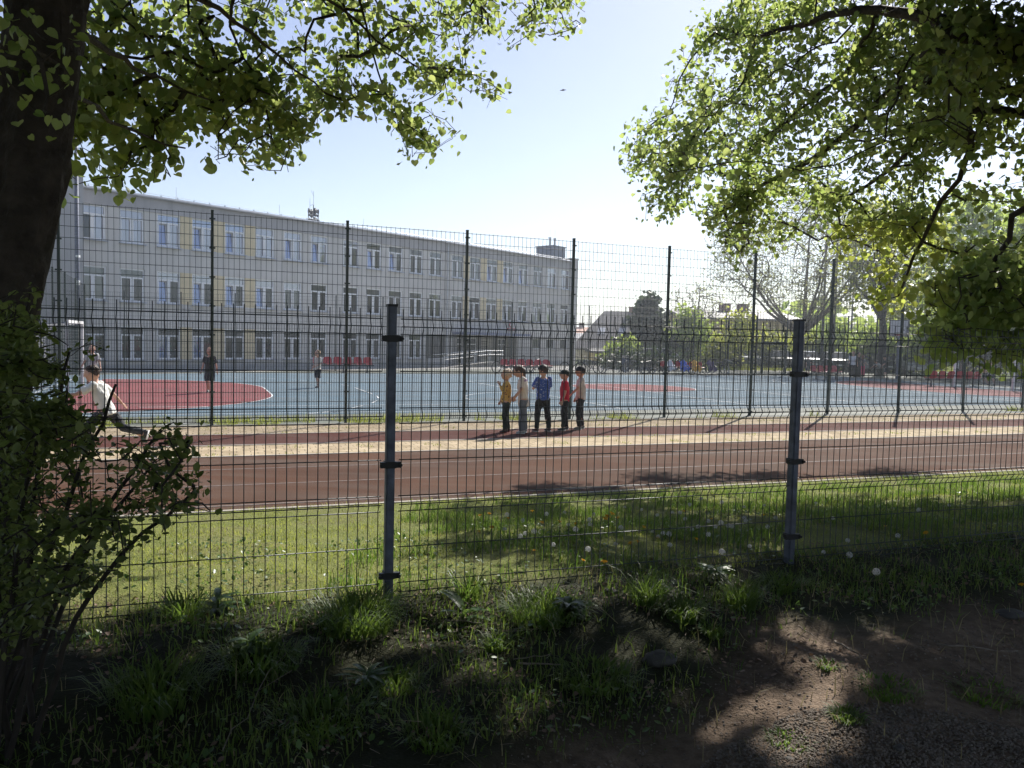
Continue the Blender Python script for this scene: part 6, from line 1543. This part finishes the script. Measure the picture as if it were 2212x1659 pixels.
put_dand(1894, 1231, False, 'large white dandelion seed head alone in the dark grass before the fence', 'white dandelion seed heads in the lawn', .85, .2)
# stones
def stone(x, y, r, lb, seed, sq=(1.3, 1, .5)):
    g = onz(x, y, .38); g = onz(x, y, Zg(g.x, g.y)); q2 = random.Random(seed); mb = MB(); mb.ell((0, 0, 0), (r*sq[0], r*sq[1], r*sq[2]), 18, 12)
    ph = [q2.uniform(0, 6) for _ in range(6)]
    mb.v = [tuple(Vector(v)*(1+.12*math.sin(v[0]/r*2.3+ph[0])*math.cos(v[1]/r*2.1+ph[1])+.05*math.sin(v[0]/r*6+v[2]/r*7+ph[2])+.03*math.sin(v[1]/r*11+ph[3]))) for v in mb.v]
    o = mb.build('stone', M['stone'], None, True); o.location = (g.x, g.y, Zg(g.x, g.y)+r*sq[2]*.25); o.rotation_euler = (0, 0, q2.uniform(-.4, .4)); tag(o, lb, 'stone')
stone(1425, 1412, .062, 'big flat dark stone lying in the shaded grass in the middle', 1); stone(1941, 1618, .018, 'small rounded stone on the sunlit gravel', 2, (1.1, .9, .8)); stone(1705, 1640, .013, 'pale pebble at the bottom edge of the gravel', 3); stone(2180, 1330, .07, 'dark flat stone at the right edge beyond the path', 4, (1.6, .8, .35)); stone(1320, 1278, .03, 'small grey stone half hidden at the fence foot', 5)
# sticks
def stick(p0, p1, r, lb, seed):
    a = onz(*p0, .4); a = onz(*p0, Zg(a.x, a.y)+.015); b = onz(*p1, .4); b = onz(*p1, Zg(b.x, b.y)+.015); q2 = random.Random(seed); mb = MB(); n = 7; c = (a+b)/2; Ls = (b-a).length
    P_ = [a.lerp(b, i/n)-c+Vector((q2.uniform(-1, 1), q2.uniform(-1, 1), q2.uniform(0, .8)))*Ls*.035 for i in range(n+1)]
    mb.tube(P_, [r*(1-.55*i/n) for i in range(n+1)], 6)
    mb.tube([P_[3], P_[3]+(P_[4]-P_[3])*1.2+Vector((q2.uniform(-1, 1), q2.uniform(-1, 1), .2))*Ls*.12], r*.5, 4)
    o = mb.build('stick', M['stick'], None, True); o.location = c; tag(o, lb, 'stick', 'dry sticks on the ground')
for k, a in enumerate([((1030, 1371), (1160, 1360), .004, 'pale stick lying by the dark hollow right of the left post'), ((955, 1374), (1022, 1352), .004, 'forked dry stick at the edge of the bare soil'), ((960, 1246+95), (1080, 1350), .0035, 'thin pale stick just above the bare black soil'), ((1000, 1300), (1062, 1330), .004, 'bent root like stick beside the left galvanised post'), ((1123, 1434), (1210, 1436), .005, 'pale curved stick in the centre foreground'), ((1800, 1385), (1860, 1418), .006, 'dark crooked twig on the sunny soil patch'),
     ((1725, 1352), (1760, 1377), .0035, 'little twig on the sunlit soil'), ((305+170, 1645), (640-0, 1360+0), .0022, 'long pale dry stalk leaning in the lower left grass'), ((1110, 1425), (1190, 1415), .003, 'dry twig behind the pale curved stick'), ((970, 1440), (1035, 1424), .003, 'short dry twig on the bare soil left of centre'), ((2020, 1395), (2200, 1410), .005, 'dark thin branch lying at the right side of the path')]):
    stick(*a, 10+k)
# dead leaves and gravel
def scat(name, P, size, tv, tf, mt, seed, lb, cat, tilt=.5, dz=.01):
    q2 = np.random.RandomState(seed); n = len(P); PP = np.stack([P[:, 0], P[:, 1], np.array([Zg(a, b) for a, b in P])+dz], 1)
    return tag(link(name, scatter_mesh(name, tv, tf, PP, rotmats(q2.rand(n)*6.28, q2.normal(0, tilt, n), q2.normal(0, tilt, n)), size*(.5+q2.rand(n)), mt)), lb, cat, kind='stuff')
M['dead'] = leafmat('dead_leaf', (.11, .07, .05), (.3, .2, .15), (.1, .06, .03), (.2, .12, .06), .1, .7)
scat('dead_leaves', pts(3600, -3.5, 6.0, 2.7, 4.5, lambda x, y: cl(x, y, 2.2, 3) > .5), .022, OVAL, OF, M['dead'], 3, 'brown dead leaves lying along the foot of the near fence', 'leaf litter')
scat('twig_litter', pts(2600, -3.0, 6.0, 1.2, 4.3), .035, [(-.5, -.03, 0), (.5, -.02, .03), (.5, .02, .03), (-.5, .03, 0)], QF, M['stick'], 4, 'tiny dry twigs and straws scattered over the soil', 'litter', .15)
PEB = [(math.cos(i*math.pi/3)*.5, math.sin(i*math.pi/3)*.42, 0) for i in range(6)]+[(math.cos(i*math.pi/3+.3)*.3, math.sin(i*math.pi/3+.3)*.26, .28) for i in range(6)]
PF = [(6, 7, 8, 9, 10, 11)]+[(i, (i+1) % 6, 6+(i+1) % 6, 6+i) for i in range(6)]
M['gravel'] = leafmat('gravel_chip', (.1, .08, .062), (.24, .2, .165), (0, 0, 0), (0, 0, 0), 0.0, .85)
GP = [(1430, 1700), (1540, 1620), (1680, 1555), (1860, 1530), (2060, 1560), (2300, 1600), (2300, 1720)]
def ingr(x, y):
    u, v = proj((x, y, .38)); return inpoly(u, v, GP) or (rf.random() < .06 and inpoly(u, v, [(1000, 1700), (1300, 1450), (2000, 1350), (2300, 1400), (2300, 1700)]))
scat('gravel', pts(12000, -.6, 3.2, 1.0, 3.0, ingr), .009, PEB, PF, M['gravel'], 6, 'grey gravel covering the path in the lower right corner', 'gravel', .4, .003)
# kerb stone remains by the dark hollow
# ------------------------------------------------------------------ shrub at the left
M['shrub'] = leafmat('shrub_leaf', (.045, .07, .022), (.085, .11, .04), (.2, .28, .05), (.4, .46, .12), .45, .5)
SP = [(-40, 620), (70, 625), (100, 700), (130, 730), (180, 720), (250, 760), (290, 800), (270, 850), (340, 880), (380, 900), (400, 940), (435, 950), (440, 975), (400, 1000), (430, 1040), (470, 1080), (470, 1110), (430, 1115), (400, 1090), (380, 1150), (330, 1160), (300, 1200), (250, 1250), (180, 1290), (60, 1330), (-40, 1400)]
SG = [[(140, 745), (300, 780), (390, 830), (395, 890), (330, 960), (270, 960), (240, 890), (150, 880)], [(300, 960), (390, 960), (390, 990), (310, 990)], [(220, 1040), (280, 1050), (270, 1110), (220, 1100)], [(130, 1120), (230, 1110), (200, 1200), (130, 1190)], [(300, 1110), (360, 1120), (300, 1180)], [(150, 1000), (210, 1000), (200, 1050), (160, 1050)]]
rs_ = random.Random(12); T_ = []
for (x, y) in polysample(290, SP, SG, rs_, .02): T_.append(tuple(at(x, y, rs_.uniform(2.1, 3.15)-.35*(x > 250))))
for (x, y) in polysample(480, [(-40, 620), (90, 700), (120, 760), (120, 860), (200, 930), (230, 1000), (180, 1120), (120, 1250), (60, 1380), (-40, 1450)], [], rs_, .05): T_.append(tuple(at(x, y, rs_.uniform(1.9, 3.2))))
base = at(-20, 1420, 2.5); base.z = .36
sh = thing('shrub', base[:], 'dark twiggy small-leaved shrub at the left edge in front of the trunk', 'shrub')
LS = []
for (tx, ty, D) in [(60, 660, 2.7), (150, 760, 2.6), (250, 830, 2.5), (350, 930, 2.4), (420, 1060, 2.35), (330, 1000, 2.7), (10, 700, 2.2), (200, 1150, 2.3), (90, 900, 2.3)]:
    e_ = at(tx, ty, D); LS.append(([base+Vector((rs_.uniform(-.12, .12), rs_.uniform(-.15, .15), 0)), base.lerp(e_, .5)+Vector((0, 0, .12)), e_], [.011, .008, .004]))
A, par, tips, mbw, nl = grow(LS, T_, .07, .0016, .4, .01, .12, .05, 40)
mbw.v = [tuple(Vector(v)-base) for v in mbw.v]; mbw.build('twigs', M['twig_dark'], sh, True)
link('foliage', leaves_on(A-np.array(base), par, tips, 13, .028, OVAL, OF, M['shrub'], 4, .02, .3, 41), sh)
# ------------------------------------------------------------------ haze
mb = MB(); mb.box((0, 650, 11), (1900, 1900, 25)); hz = mb.build('veil', None); hz.data.materials.clear()
hm_ = bpy.data.materials.new('glare_veil'); hm_.use_nodes = True; nt = hm_.node_tree; nt.nodes.clear()
vo = nt.nodes.new('ShaderNodeVolumePrincipled'); vo.inputs['Color'].default_value = (.86, .92, 1, 1); vo.inputs['Density'].default_value = .0014; vo.inputs['Anisotropy'].default_value = .35  # scattering volume added to stand in for lens glare
ou = nt.nodes.new('ShaderNodeOutputMaterial'); nt.links.new(vo.outputs[0], ou.inputs['Volume']); hz.data.materials.append(hm_)
tag(hz, 'thin bright haze added over the whole grounds to stand in for lens glare', 'veil', kind='stuff')
